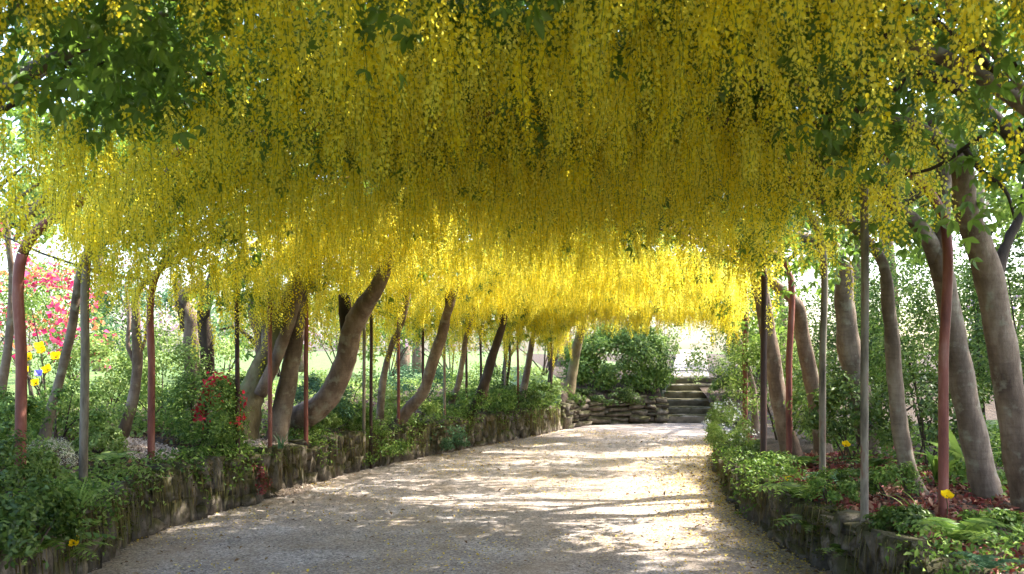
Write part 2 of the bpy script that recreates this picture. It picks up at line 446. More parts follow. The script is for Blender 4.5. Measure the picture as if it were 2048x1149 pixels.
def build_wall(name, label, group, curve, s0, s1, hfun, wmin, wmax, hmin, hmax, slab=False, outward=None, seed=1):
    rs = random.Random(seed)
    mid = curve[int((s0 + s1) / 2 * (len(curve) - 1))]
    root = empty(name, (mid[0], mid[1], 0))
    tag(root, label, "wall", group)
    base = Vector((mid[0], mid[1], 0))
    # arc length walk
    N = len(curve)
    i0, i1 = int(s0 * (N - 1)), int(s1 * (N - 1))
    C = curve[i0:i1 + 1]
    seg = np.hypot(*np.diff(C, axis=0).T); cum = np.concatenate([[0], np.cumsum(seg)])
    pos = 0.0
    core = []
    while pos < cum[-1] - 0.05:
        w = rs.uniform(wmin, wmax); m = pos + w / 2
        x = np.interp(m, cum, C[:, 0]); y = np.interp(m, cum, C[:, 1]); x2 = np.interp(m + 0.1, cum, C[:, 0]); y2 = np.interp(m + 0.1, cum, C[:, 1])
        x1 = np.interp(m - 0.1, cum, C[:, 0]); y1 = np.interp(m - 0.1, cum, C[:, 1])
        ang = math.atan2(y2 - y1, x2 - x1)
        h = hfun(s0 + (s1 - s0) * m / cum[-1]) * rs.uniform(0.9, 1.1)
        z = -0.04
        while z < h - 0.03:
            hh = rs.uniform(hmin, hmax)
            if z + hh > h - 0.06: hh = max(h - z, 0.07)
            o = bpy.data.objects.new("stone", rs.choice(STONES))
            link(o, root)
            dep = rs.uniform(0.2, 0.28)
            px_, py_ = rs.uniform(-0.035, 0.035), rs.uniform(-0.02, 0.02)
            nrm = (-math.sin(ang), math.cos(ang))
            o.location = Vector((x + nrm[0] * px_ , y + nrm[1] * px_, z + hh / 2)) - base
            o.rotation_euler = (rs.uniform(-0.12, 0.12) + (math.pi if rs.random() < 0.5 else 0), rs.uniform(-0.1, 0.1), ang + rs.uniform(-0.14, 0.14))
            o.scale = (w * rs.uniform(0.92, 1.08), dep, hh * rs.uniform(0.92, 1.08))
            z += hh
        pos += w
    return root
build_wall("dry_stone_wall", "tall mossy dry-stone wall of upright slabs below the left-hand bank of leaning laburnums", None, LC, 0.24, 1.0, lambda s: 0.45, 0.075, 0.21, 0.10, 0.3, seed=5)
build_wall("dry_stone_wall", "low tumbled dry-stone wall edged with ferns and red leaf litter", None, RC, 0.22, 0.86, lambda s: HR(s), 0.09, 0.24, 0.09, 0.24, seed=6)
build_wall("dry_stone_wall", "rough stone retaining wall of flat slabs under the rhododendron beside the steps", None, BC, 0.0, 1.0, lambda s: 0.5, 0.16, 0.5, 0.06, 0.14, seed=7)
# steps
st = empty("stone_steps", (3.62, 19.7, 0))
tag(st, "worn stone steps climbing from the walk's end to a bright gap", "steps")
rs = random.Random(3)
for k in range(6):
    y0 = 19.66 + k * 0.42; z1 = 0.145 * (k + 1)
    w = 1.22 - 0.05 * k; xc = 3.62 + 0.1 * k
    n = 9; V = []
    for i in range(n + 1):
        x = xc - w / 2 + w * i / n
        j = lambda a: rs.uniform(-a, a)
        fr = y0 + j(0.025)
        V += [(x + j(.01), fr + 0.02, z1 - 0.19), (x, fr, z1 - 0.05 + j(.006)), (x, fr - 0.03 + j(.008), z1 - 0.035), (x, fr - 0.02, z1 + j(.008)), (x, fr + 0.5, z1 + j(.006)), (x, fr + 0.5, z1 - 0.19)]
    Q = []
    for i in range(n):
        for q in range(6):
            q2 = (q + 1) % 6
            Q.append((i * 6 + q, (i + 1) * 6 + q, (i + 1) * 6 + q2, i * 6 + q2))
    me = mesh_np("step", np.array(V) - np.array([3.62, 19.7, 0]), [np.array(Q), np.array([(0, 1, 2, 3, 4, 5), tuple(n * 6 + 5 - i for i in range(6))])], M['slab'])
    mobj("step", me, st)

# ------------------------------------------------------------------ canopy surface
def surf(s, u):
    p = at_s(LC, s) * ((1 - u * 1.05) / 2)[:, None] + at_s(RC, s) * ((1 + u * 1.05) / 2)[:, None]
    y = at_s((LC + RC) / 2, s)[:, 1]
    zc = np.interp(y, [-4, 3, 6, 9, 12, 14.5, 17], [3.15, 3.12, 3.05, 2.95, 2.78, 2.6, 2.42])
    zl = np.interp(y, [-4, 5.5, 8, 10, 13, 17], [2.6, 2.5, 2.2, 2.05, 1.9, 1.95])
    zr = np.interp(y, [-4, 5, 7, 9, 13, 17], [2.75, 2.75, 2.66, 2.45, 2.25, 2.25])
    zs = np.where(u < 0, zl, zr)
    z = zs + (zc - zs) * (1 - np.minimum(np.abs(u), 1) ** 2.5) ** 0.6
    return np.column_stack([p, z])
def surf1(s, u):
    return Vector(surf(np.array([s]), np.array([u]))[0])
ut = np.linspace(-1, 1, 201)
uz = 0.75 * (1 - np.abs(ut) ** 2.5) ** 0.6
ul = np.concatenate([[0], np.cumsum(np.hypot(np.diff(ut * 2.55), np.diff(uz)))]); ul /= ul[-1]
sl = np.hypot(*np.diff((LC + RC) / 2, axis=0).T); sl = np.concatenate([[0], np.cumsum(sl)]); SLEN = sl[-1]; sl /= sl[-1]
S_MIN = 0.0
def sample_su(n, ymin=-4.0):
    s = np.interp(rng.random(n), sl, np.linspace(0, 1, NS)); u = np.interp(rng.random(n), ul, ut)
    P = surf(s, u)
    keep = P[:, 1] > ymin
    return s[keep], u[keep], P[keep]
# openings in the leaf roof: where a sun ray ends in one of these patches of the walk (x, y, half width, half height in metres on the ground)
SUNV = np.array(SUN)
PATCH = []
for (x, y, hw, hh) in [(1080, 1003, 330, 17), (1300, 985, 200, 12), (1250, 967, 230, 9), (1290, 912, 190, 7), (1330, 938, 170, 6), (1050, 905, 120, 3), (1060, 925, 100, 4),
                       (1250, 1031, 80, 8), (1240, 1110, 190, 8), (1470, 1006, 40, 8), (1080, 890, 60, 2), (1660, 1146, 60, 5), (1385, 878, 60, 3), (1000, 960, 120, 5)]:
    c = gp(x, y); a = gp(x + hw, y); b = gp(x, y - hh); e = gp(x, y + hh)
    PATCH.append((c.x, (b.y + e.y) / 2, a.x - c.x, (b.y - e.y) / 2))
def in_gap(P, grow=1.0):
    t = P[:, 2] / SUNV[2]
    gx = P[:, 0] - SUNV[0] * t; gy = P[:, 1] - SUNV[1] * t
    m = np.zeros(len(P), bool)
    for (x, y, w, h) in PATCH:
        m |= ((gx - x) / (w * grow)) ** 2 + ((gy - y) / (h * grow + 0.05)) ** 2 < 1
    return m

# ------------------------------------------------------------------ laburnum: leaf, leafy twig, flower raceme meshes
def leaflet(L, W, fold=0.25, droop=0.15):
    """6 triangles along +X, normal +Z"""
    v = np.array([(0, 0, 0), (0.35 * L, 0.5 * W, fold * W * 0.5), (0.35 * L, -0.5 * W, fold * W * 0.5), (0.4 * L, 0, -0.02 * L), (0.75 * L, 0.36 * W, fold * W * 0.4 - droop * L * 0.4), (0.75 * L, -0.36 * W, fold * W * 0.4 - droop * L * 0.4), (L, 0, -droop * L)])
    f = np.array([(0, 3, 1), (0, 2, 3), (3, 6, 4), (3, 4, 1), (3, 5, 6), (3, 2, 5)])
    return v, f
def rot(e): return np.array(Euler(e).to_matrix())
def join(parts):
    Vs, Fs, off = [], [], 0
    for v, f in parts:
        Vs.append(v); Fs.append(f + off); off += len(v)
    return np.concatenate(Vs), np.concatenate(Fs)
def trifoliate(seed, size=1.0):
    r = random.Random(seed); parts = []
    L = 0.068 * size
    stem = 0.035 * size
    for a in (-1.0, 0.0, 1.0):
        v, f = leaflet(L * r.uniform(0.85, 1.1) * (1.1 if a == 0 else 0.95), L * 0.44, 0.3, r.uniform(0.05, 0.4))
        v = v @ rot((r.uniform(-.3, .3), r.uniform(0.0, 0.5), a * 1.0 + r.uniform(-.15, .15))).T + np.array([stem, 0, 0])
        parts.append((v, f))
    parts.append((np.array([(0, 0.0012, 0), (0, -0.0012, 0), (stem, 0, 0)]), np.array([(0, 1, 2)])))
    return join(parts)
LEAFM = []
for k in range(5):
    v, f = trifoliate(50 + k, 0.82)
    LEAFM.append(mesh_np("leaf", v, f, M['laburnum_leaf'], False, np.full(len(f), random.random())))
def twig(seed, nl=11):
    r = random.Random(seed); parts = []; var = []
    for i in range(nl):
        v, f = trifoliate(seed * 31 + i, r.uniform(0.85, 1.25))
        v = v @ rot((r.uniform(-.5, .5), r.uniform(-0.1, 0.9), r.uniform(0, 6.28))).T
        v = v + np.array([r.uniform(-.13, .13), r.uniform(-.13, .13), r.uniform(-.07, .07)])
        parts.append((v, f)); var += [r.random()] * len(f)
    v, f = join(parts)
    return mesh_np("leafy_twig", v, f, M['laburnum_leaf'], False, np.array(var))
def raceme(seed, nf=36, L=0.32, R=0.033):
    r = random.Random(seed); parts = []; var = []; mi = []
    bend = r.uniform(-0.04, 0.04), r.uniform(-0.04, 0.04)
    axis = lambda t: np.array([bend[0] * t * t, bend[1] * t * t, -L * t])
    n = 7
    tv = []; tf = []
    for i in range(n):
        c = axis(i / (n - 1))
        for k in range(3):
            a = k * 2.094; tv.append(c + np.array([math.cos(a), math.sin(a), 0]) * 0.0016)
    for i in range(n - 1):
        for k in range(3):
            k2 = (k + 1) % 3; tf += [(i * 3 + k, i * 3 + k2, (i + 1) * 3 + k2), (i * 3 + k, (i + 1) * 3 + k2, (i + 1) * 3 + k)]
    parts.append((np.array(tv), np.array(tf))); var += [0.5] * len(tf); mi += [1] * len(tf)
    for i in range(nf):
        t = 0.10 + 0.90 * (i + r.uniform(-.3, .3)) / nf
        t = min(max(t, 0.05), 1)
        sz = 1.0 if t < 0.7 else 1.0 - (t - 0.7) / 0.3 * 0.62
        az = i * 2.4 + r.uniform(-.5, .5)
        rad = R * (0.55 + 0.45 * r.random()) * (0.75 + 0.4 * math.sin(min(t, .6) / .6 * 1.57)) * sz
        c = axis(t) + np.array([math.cos(az) * rad, math.sin(az) * rad, r.uniform(-.004, .008)])
        w = 0.0138 * sz * r.uniform(0.85, 1.15)
        ban = np.array([(-0.3, 0, -0.42), (0.3, 0, -0.42), (0.56, -0.18, 0.15), (-0.56, -0.18, 0.15), (0.3, -0.3, 0.62), (-0.3, -0.3, 0.62)]) * w
        bf = np.array([(0, 1, 2), (0, 2, 3), (3, 2, 4), (3, 4, 5)])
        wing = np.array([(0, 0.05, -0.2), (-0.26, 0.45, -0.35), (0, 0.85, -0.65), (0.26, 0.45, -0.35)]) * w
        wf = np.array([(0, 1, 2), (0, 2, 3)]) + 6
        v = np.concatenate([ban, wing]); f = np.concatenate([bf, wf])
        v = v @ rot((r.uniform(-.5, .5), r.uniform(-.4, .4), az - 1.57 + r.uniform(-.6, .6))).T + c
        parts.append((v, f)); q = r.random(); var += [q] * 4 + [min(1, q + 0.1)] * 2; mi += [0] * 6
    v, f = join(parts)
    me = mesh_np("flower_raceme", v, f, M['petal'], False, np.array(var))
    me.materials.append(M['rachis'])
    me.polygons.foreach_set("material_index", np.array(mi, dtype=np.int32))
    return me
RACEMES = [raceme(200 + k, random.randint(42, 54), random.uniform(0.27, 0.37), random.uniform(0.026, 0.034)) for k in range(7)]
TWIGS = [twig(300 + k) for k in range(6)]

def src_collection(name, meshes):
    c = bpy.data.collections.new(name)
    for i, me in enumerate(meshes):
        c.objects.link(bpy.data.objects.new(f"{name}_{i:02d}", me))
    return c
def scatter_group(name, coll):
    ng = bpy.data.node_groups.new(name, 'GeometryNodeTree')
    ng.interface.new_socket("Geometry", in_out='INPUT', socket_type='NodeSocketGeometry')
    ng.interface.new_socket("Geometry", in_out='OUTPUT', socket_type='NodeSocketGeometry')
    n = ng.nodes; l = ng.links
    gi, go = n.new("NodeGroupInput"), n.new("NodeGroupOutput")
    ci = n.new("GeometryNodeCollectionInfo"); ci.inputs[0].default_value = coll; ci.inputs["Separate Children"].default_value = True; ci.inputs["Reset Children"].default_value = True
    ip = n.new("GeometryNodeInstanceOnPoints"); ip.inputs["Pick Instance"].default_value = True
    def attr(nm, t):
        a = n.new("GeometryNodeInputNamedAttribute"); a.data_type = t; a.inputs[0].default_value = nm; return a.outputs[0]
    er = n.new("FunctionNodeEulerToRotation")
    l.new(attr("rot", 'FLOAT_VECTOR'), er.inputs[0])
    l.new(gi.outputs[0], ip.inputs["Points"]); l.new(ci.outputs[0], ip.inputs["Instance"])
    l.new(attr("idx", 'INT'), ip.inputs["Instance Index"]); l.new(er.outputs[0], ip.inputs["Rotation"]); l.new(attr("scl", 'FLOAT_VECTOR'), ip.inputs["Scale"])
    l.new(ip.outputs[0], go.inputs[0])
    return ng
def scatter(name, P, R, S, I, ng, parent, mat=None):
    me = bpy.data.meshes.new(name)
    me.vertices.add(len(P)); me.vertices.foreach_set("co", np.asarray(P, np.float32).ravel())
    for nm, t, d, key in (("rot", 'FLOAT_VECTOR', R, "vector"), ("scl", 'FLOAT_VECTOR', S, "vector"), ("idx", 'INT', I, "value")):
        a = me.attributes.new(nm, t, 'POINT'); a.data.foreach_set(key, np.asarray(d, np.int32 if t == 'INT' else np.float32).ravel())
    me.update()
    if mat: me.materials.append(mat)
    o = mobj(name, me, parent)
    md = o.modifiers.new("scatter", 'NODES'); md.node_group = ng
    o["kind"] = "stuff"
    return o
NG_RAC = scatter_group("scatter_racemes", src_collection("src_raceme", RACEMES))
NG_TWIG = scatter_group("scatter_twigs", src_collection("src_twig", TWIGS))

# ------------------------------------------------------------------ arch posts
def post(label, x, ytop, ybase, d, mat, side, r=0.032, lean=0.0, zb=None, zbend=None, group=None):
    """metal arch post from its foot up to the bend and over along the roof"""
    r = r * 0.88
    b = px(x, ybase, d)
    if zb is not None: b.z = zb
    g = bank_at(b.x, b.y)
    if zb is None: b.z = min(b.z, g + 0.03)
    b.z -= 0.06
    root = empty("arch_post", (b.x, b.y, b.z))
    tag(root, label, "post", group)
    # nearest s
    C = LC if side < 0 else RC
    s = float(np.argmin(np.hypot(C[:, 0] - b.x, C[:, 1] - b.y))) / (NS - 1)
    zt = zbend or (2.15 if side < 0 else 2.42)
    top = Vector((b.x + lean, b.y, zt))
    ctrl = [b, b.lerp(top, 0.5), top - Vector((lean * 0.1, 0, 0.12))]
    sg = -1 if side < 0 else 1
    for u in (0.93, 0.8, 0.6, 0.3, 0.0):
        ctrl.append(surf1(s, u * sg) + Vector((0, 0, 0.05)))
    ctrl[3] = ctrl[3].lerp(top, 0.25)
    cv = [Vector(p) - root.location for p in catmull([tuple(p) for p in ctrl], 57)]
    mobj("shaft", tube_mesh("shaft", cv[:17], r, mat, 10, 0.05, x, True), root)
    mobj("hoop", tube_mesh("hoop", cv[16:], list(np.linspace(r * 0.99, r * 0.75, 41)), mat, 9), root)
    return root
RD, GY, DK = M['paint_red'], M['paint_grey'], M['paint_dark']
post("thick rust-red arch post beside azaleas, its hoop bending inwards above a tie rod", 40, 470, 985, 6.75, RD, -1, 0.044, 0.02, zbend=2.3)
post("pale weathered arch post with a dark shaded edge, standing before a slanting grey trunk", 166, 480, 965, 7.15, GY, -1, 0.036, 0.03, zbend=2.25)
post("straight rust-red arch post rising from pale petal litter beside a thin forked trunk", 302, 560, 925, 8.5, RD, -1, 0.036, 0.01)
post("dark slim arch post against the gnarled many-stemmed laburnum, red maple at its foot", 476, 600, 985, 9.3, DK, -1, 0.026, -0.01, zb=0.15)
post("thin rusty arch post standing before the gnarled mossy laburnum's base", 540, 600, 890, 10.0, RD, -1, 0.026, 0)
post("thin rusty arch post crossing the foot of the big curved trunk", 612, 600, 900, 10.6, RD, -1, 0.028, 0, zb=0.46)
gL = "slim arch posts along the receding mossy wall"
pl = iter(["pale slim arch post just past the big curved trunk", "dark slim arch post paired with a pale one past the big curved trunk", "slim red arch post before the steeply slanting brown trunk", "slim dark arch post leaning by the steeply slanting brown trunk", "slim pale arch post standing out from the wall face past the slanting brown trunk", "slim dark arch post reaching the gravel before the dark slanting trunk", "slim dark arch post behind the dark slanting trunk", "slim grey arch post beside the crossing-stemmed laburnum", "slim red arch post before the brown laburnum near the wall's end"])
for x, yb, d, mt, zb in ((728, 830, 12.0, GY, None), (742, 860, 12.1, DK, None), (797, 830, 12.9, RD, None), (846, 860, 13.6, DK, None), (889, 890, 14.3, GY, 0.1), (933, 890, 15.0, DK, 0.05), (962, 830, 15.6, DK, None), (1010, 830, 16.4, GY, None), (1036, 830, 16.8, RD, None)):
    post(next(pl), x, 600, yb, d, mt, -1, 0.024, 0, zb, 2.05, gL)
post("dark arch post at the wall's far end where the walk turns to the steps", 1101, 650, 868, 17.9, DK, -1, 0.03, 0.02, zb=0.0, zbend=2.1)
post("bright rust-red arch post beside white-flowered plants near the steps", 1490, 660, 880, 13.6, RD, 1, 0.044, 0)
post("dark iron arch post hard against a sunlit laburnum trunk on the low wall", 1527, 560, 985, 8.9, DK, 1, 0.034, 0, zb=0.1)
post("dull red arch post between two trunks behind the low wall", 1578, 630, 940, 9.6, RD, 1, 0.036, 0)
post("slender silver-grey arch post among ferns on the low wall", 1645, 560, 1000, 7.5, GY, 1, 0.03, 0)
post("grey-green weathered arch post fixed to the outer face of the low wall", 1729, 560, 1070, 6.05, GY, 1, 0.028, 0, zb=0.2)
post("deep red arch post rising from red leaf litter before a leaning trunk", 1887, 500, 1045, 6.05, RD, 1, 0.036, 0.0, zbend=2.45)
for a, b, lab in (((0, 468, 6.9), (166, 535, 7.15), "thin tie rod from the thick red post to the pale weathered post"), ((166, 535, 7.15), (302, 560, 8.5), "thin tie rod from the pale weathered post to the straight red post")):
    A, B = px(*a), px(*b)
    me = tube_mesh("tie_rod", [Vector((0, 0, 0)), (B - A) * 0.5 + Vector((0, 0, -0.02)), B - A], 0.009, M['wire'], 6)
    tag(mobj("tie_rod", me, None, A), lab, "rod")

# ------------------------------------------------------------------ laburnum trees
TREES = []
def tree(label, trace, w, bark, side, branches=4, stems=None, base_up=0.0, seed=0, seen=True, group=None):
    """trace: [(x, y, d)...] from the foot up (photo pixels at a distance); w: radii in metres along it"""
    P = [px(*t) for t in trace]
    g = bank_at(P[0].x, P[0].y)
    if P[0].z > g - 0.08:
        dz = P[0].z - (g - 0.1)
        dirv = (P[0] - P[1]); dirv.normalize()
        q = P[0] + Vector((dirv.x, dirv.y, 0)) * min(dz, 0.5) * 0.5; q.z = bank_at(q.x, q.y) - 0.1
        P = [q] + P; w = [w[0] * 1.12] + list(w)
    return tree3(label, P, w, bark, side, branches, stems, seed, group)
def tree3(label, P, w, bark, side, branches=4, stems=None, seed=0, group=None):
    base = P[0].copy()
    C_ = LC if side < 0 else RC
    sg_ = -1 if side < 0 else 1
    s_ = float(np.argmin(np.hypot(C_[:, 0] - P[-1].x, C_[:, 1] - P[-1].y))) / (NS - 1)
    l_, r_w = LC[int(s_ * (NS - 1))], RC[int(s_ * (NS - 1))]
    ax_ = (r_w - l_) / 2; ut_ = abs(float(np.dot(np.array([P[-1].x, P[-1].y]) - (l_ + r_w) / 2, ax_) / np.dot(ax_, ax_)))
    u1_ = min(0.72, max(ut_ - 0.14, 0.3)); u2_ = max(u1_ - 0.25, 0.05)
    e1_ = surf1(s_, sg_ * u1_) + Vector((0, 0, 0.1)); e2_ = surf1(s_, sg_ * u2_) + Vector((0, 0, 0.18))
    tip = P[-1]
    P = list(P) + [tip.lerp(e1_, min(1.0, 0.75 / max((e1_ - tip).length, 0.01))), e2_]
    w = list(w) + [w[-1] * 0.72, w[-1] * 0.3]
    root = empty("laburnum_tree", base)
    tag(root, label, "tree", group)
    w = [q * 0.84 for q in w]
    n = 6 * len(P)
    pts = [Vector(p) for p in catmull([tuple(p) for p in P], n)]
    rad = np.interp(np.linspace(0, 1, n), np.linspace(0, 1, len(w)), w)
    rad = rad * (1 + 0.35 * np.exp(-np.linspace(0, 1, n) * 14)) * (1 + 0.05 * np.sin(np.linspace(0, 9, n) + seed))
    me = tube_mesh("trunk", [p - base for p in pts], list(rad), bark, 14, 0.16, seed + 1)
    trunk = mobj("trunk", me, root)
    for (tr, ww, bk) in (stems or []):
        Q = [px(*t) for t in tr]
        k = 5 * len(Q)
        me = tube_mesh("stem", [Vector(p) - base for p in catmull([tuple(p) for p in Q], k)], list(np.interp(np.linspace(0, 1, k), np.linspace(0, 1, len(ww)), ww) * 0.9), bk or bark, 10, 0.15, seed + 5)
        mobj("stem", me, trunk)
    C = LC if side < 0 else RC
    top = tip
    s0 = float(np.argmin(np.hypot(C[:, 0] - top.x, C[:, 1] - top.y))) / (NS - 1)
    rs = random.Random(seed * 7 + 3)
    for b in range(branches):
        ds = rs.uniform(-0.06, 0.06)
        u0 = min(rs.uniform(0.75, 0.95), max(ut_ - 0.05, 0.4)); u1 = rs.uniform(0.05, min(0.5, u0 - 0.2))
        sg = -1 if side < 0 else 1
        k = max(0, len(pts) - 12 - rs.randint(0, 4))
        Q = [pts[k], surf1(min(max(s0 + ds * 0.3, 0), 1), sg * u0) + Vector((0, 0, rs.uniform(0.02, 0.12))), surf1(min(max(s0 + ds, 0), 1), sg * (u0 + u1) / 2) + Vector((0, 0, rs.uniform(0.03, 0.15))), surf1(min(max(s0 + ds * 1.3, 0), 1), sg * u1) + Vector((0, 0, 0.15))]
        rr = w[-3] * rs.uniform(0.3, 0.55)
        me = tube_mesh("branch", [Vector(p) - base for p in catmull([tuple(p) for p in Q], 14)], list(np.linspace(rr, 0.008, 14)), M['bark_dark'] if rs.random() < 0.6 else bark, 7, 0.12, b)
        mobj("branch", me, trunk)
    inward = surf1(s0, -0.5 if side < 0 else 0.5)
    TREES.append([root, (inward.x * 0.7 + top.x * 0.3, inward.y * 0.7 + top.y * 0.3)])
    return root
BB, BG, BM, BD = M['bark_brown'], M['bark_grey'], M['bark_moss'], M['bark_dark']
# tall-wall side
tree("slim laburnum trunk half hidden behind the thick rust-red post", [(-4, 850, 7.6), (4, 770, 7.6), (18, 680, 7.6), (24, 560, 7.6), (16, 470, 7.5), (28, 420, 7.4)], [0.05, 0.045, 0.04, 0.03, 0.025, 0.02], BB, -1, 3, [([(30, 480, 7.0), (60, 430, 6.9), (110, 370, 6.8)], [0.02, 0.03, 0.025], BB)], seed=1)
tree("smooth grey laburnum trunk slanting behind the pale weathered post", [(95, 845, 8.2), (118, 765, 8.2), (145, 650, 8.1), (163, 540, 8.0), (205, 470, 7.8)], [0.055, 0.048, 0.044, 0.04, 0.035], BG, -1, 4, [([(170, 540, 7.9), (180, 500, 7.9), (195, 470, 7.9)], [0.03, 0.028, 0.02], BG)], seed=2)
tree("thin forked laburnum curving up from pale petal litter", [(228, 900, 9.0), (250, 855, 9.0), (268, 790, 9.0), (275, 720, 9.0), (272, 640, 8.9), (285, 570, 8.8)], [0.075, 0.066, 0.06, 0.055, 0.045, 0.035], BB, -1, 3, [([(268, 722, 9.0), (256, 690, 9.0), (258, 630, 9.0), (250, 570, 9.0)], [0.028, 0.022, 0.018, 0.014], BB), ([(278, 710, 9.0), (290, 680, 9.0), (300, 600, 9.0)], [0.018, 0.014, 0.01], BB)], seed=3)
tree("stout double-trunked laburnum, one trunk pale and one dark, behind a green shrub", [(388, 800, 10.9), (388, 720, 10.9), (384, 650, 10.9), (368, 590, 10.8)], [0.14, 0.125, 0.12, 0.09], BB, -1, 4, [([(416, 800, 10.7), (414, 700, 10.7), (408, 620, 10.6), (430, 540, 10.4)], [0.1, 0.085, 0.08, 0.06], BD), ([(372, 660, 10.9), (362, 610, 10.8), (352, 560, 10.8)], [0.07, 0.06, 0.05], BD)], seed=4)
tree("gnarled many-stemmed laburnum with a mossy base leaning over the walk", [(492, 815, 10.4), (508, 775, 10.4), (534, 715, 10.35), (556, 655, 10.2), (590, 575, 10.0), (612, 500, 9.8)], [0.19, 0.16, 0.14, 0.125, 0.11, 0.08], BM, -1, 5, [([(530, 730, 10.4), (522, 670, 10.4), (508, 620, 10.4), (520, 560, 10.3)], [0.11, 0.085, 0.08, 0.06], BB), ([(540, 705, 10.3), (538, 660, 10.2), (536, 615, 10.2), (548, 560, 10.1)], [0.1, 0.09, 0.085, 0.06], BB), ([(520, 790, 10.25), (552, 720, 10.2), (580, 640, 10.1), (600, 580, 10.0)], [0.08, 0.075, 0.07, 0.05], BB), ([(522, 700, 10.5), (495, 672, 10.6), (470, 655, 10.7), (440, 660, 10.8)], [0.035, 0.028, 0.022, 0.012], BD)], seed=5)
tree("pale upright laburnum trunk between the gnarled tree and the big curved one", [(556, 860, 10.5), (568, 800, 10.5), (584, 720, 10.5), (596, 650, 10.4), (604, 590, 10.2)], [0.125, 0.12, 0.115, 0.095, 0.07], BG, -1, 4, seed=6)
tree("massive laburnum trunk sweeping out of the bank in a smooth curve", [(575, 845, 11.2), (622, 826, 11.0), (662, 785, 10.9), (690, 725, 10.8), (704, 660, 10.7), (730, 610, 10.5), (760, 565, 10.3)], [0.17, 0.165, 0.155, 0.15, 0.15, 0.12, 0.09], BB, -1, 5, [([(700, 690, 10.8), (692, 640, 10.8), (688, 590, 10.7)], [0.11, 0.09, 0.07], BD)], seed=7)
tree("slim grey laburnum just past the big curved trunk", [(762, 800, 12.9), (770, 740, 12.8), (784, 690, 12.7), (806, 640, 12.5)], [0.06, 0.055, 0.05, 0.04], BG, -1, 3, seed=8)
tree("brown laburnum trunk leaning steeply across the wall in a long straight slant", [(812, 825, 13.0), (846, 785, 12.9), (866, 725, 12.8), (884, 670, 12.7), (898, 615, 12.5)], [0.1, 0.095, 0.09, 0.085, 0.07], BB, -1, 4, seed=9)
gT = "far laburnums leaning over the mossy wall"
tree("slender pale laburnum behind the steeply slanting brown trunk", [(900, 815, 14.8), (916, 770, 14.7), (926, 715, 14.6), (936, 660, 14.4)], [0.06, 0.055, 0.05, 0.04], BG, -1, 3, seed=10)
tree("dark laburnum trunk leaning to the walk, second slanting trunk beyond the big curve", [(950, 815, 15.2), (970, 765, 15.1), (986, 710, 15.0), (1004, 655, 14.8)], [0.095, 0.09, 0.085, 0.07], BD, -1, 4, [([(968, 800, 15.1), (978, 750, 15.1), (986, 720, 15.1)], [0.05, 0.045, 0.04], BB)], seed=11)
tree("thin far laburnum with two crossing stems near the wall's end", [(1006, 800, 16.8), (1008, 740, 16.8), (1016, 690, 16.7), (1030, 650, 16.5)], [0.04, 0.036, 0.034, 0.03], BD, -1, 3, [([(1012, 780, 16.9), (1020, 710, 16.9), (1014, 660, 16.9)], [0.03, 0.028, 0.02], BD)], seed=12)
tree("brown laburnum in low greenery near the wall's far end", [(1042, 805, 17.2), (1052, 755, 17.2), (1060, 710, 17.1), (1070, 660, 16.9)], [0.08, 0.075, 0.07, 0.05], BB, -1, 3, seed=13)
tree("split dark laburnum over the rocks at the wall's end", [(1098, 800, 18.4), (1102, 745, 18.4), (1110, 700, 18.3), (1120, 650, 18.1)], [0.07, 0.06, 0.055, 0.04], BD, -1, 3, [([(1100, 740, 18.4), (1096, 690, 18.4), (1092, 650, 18.3)], [0.035, 0.03, 0.025], BD)], seed=14)
tree("last thick laburnum before the rhododendron bush by the steps", [(1136, 790, 19.0), (1146, 740, 19.0), (1152, 700, 18.9), (1164, 650, 18.6)], [0.13, 0.12, 0.115, 0.09], BM, -1, 3, seed=15)
# low-wall side
tree("laburnum trunk rim-lit by sun, leaning into the walk against a dark post", [(1592, 945, 10.0), (1576, 880, 10.0), (1556, 790, 9.9), (1538, 680, 9.8), (1520, 580, 9.6), (1490, 500, 9.3)], [0.14, 0.115, 0.105, 0.1, 0.085, 0.06], BB, 1, 5, seed=21)
tree("brown laburnum trunk just behind the dull red post", [(1650, 930, 10.3), (1638, 850, 10.3), (1622, 760, 10.2), (1604, 670, 10.1), (1586, 600, 9.9)], [0.11, 0.1, 0.095, 0.09, 0.07], BB, 1, 4, [([(1604, 670, 10.1), (1600, 630, 10.1), (1592, 590, 10.0)], [0.05, 0.045, 0.035], BD)], seed=22)
tree("thick pale laburnum trunk curving behind the weathered grey-green post", [(1742, 930, 9.6), (1732, 860, 9.6), (1712, 770, 9.5), (1698, 690, 9.4), (1688, 600, 9.3), (1672, 500, 9.1)], [0.15, 0.135, 0.13, 0.125, 0.11, 0.08], BG, 1, 5, seed=23)
tree("slim grey laburnum flaring at its base, beside a lone strap leaf", [(1846, 1012, 7.0), (1818, 950, 7.0), (1800, 850, 6.95), (1788, 740, 6.9), (1778, 620, 6.8), (1750, 500, 6.7)], [0.1, 0.07, 0.065, 0.062, 0.058, 0.045], BG, 1, 4, seed=24)
tree("tall laburnum trunk leaning in from red leaf litter behind the deep red post", [(1988, 1030, 6.7), (1962, 940, 6.7), (1930, 790, 6.65), (1904, 640, 6.6), (1876, 520, 6.5), (1812, 430, 6.3)], [0.12, 0.1, 0.098, 0.092, 0.085, 0.05], BG, 1, 4, [([(1884, 560, 6.5), (1884, 450, 6.4), (1886, 330, 6.3), (1860, 230, 6.2)], [0.07, 0.06, 0.05, 0.03], BB)], seed=25)
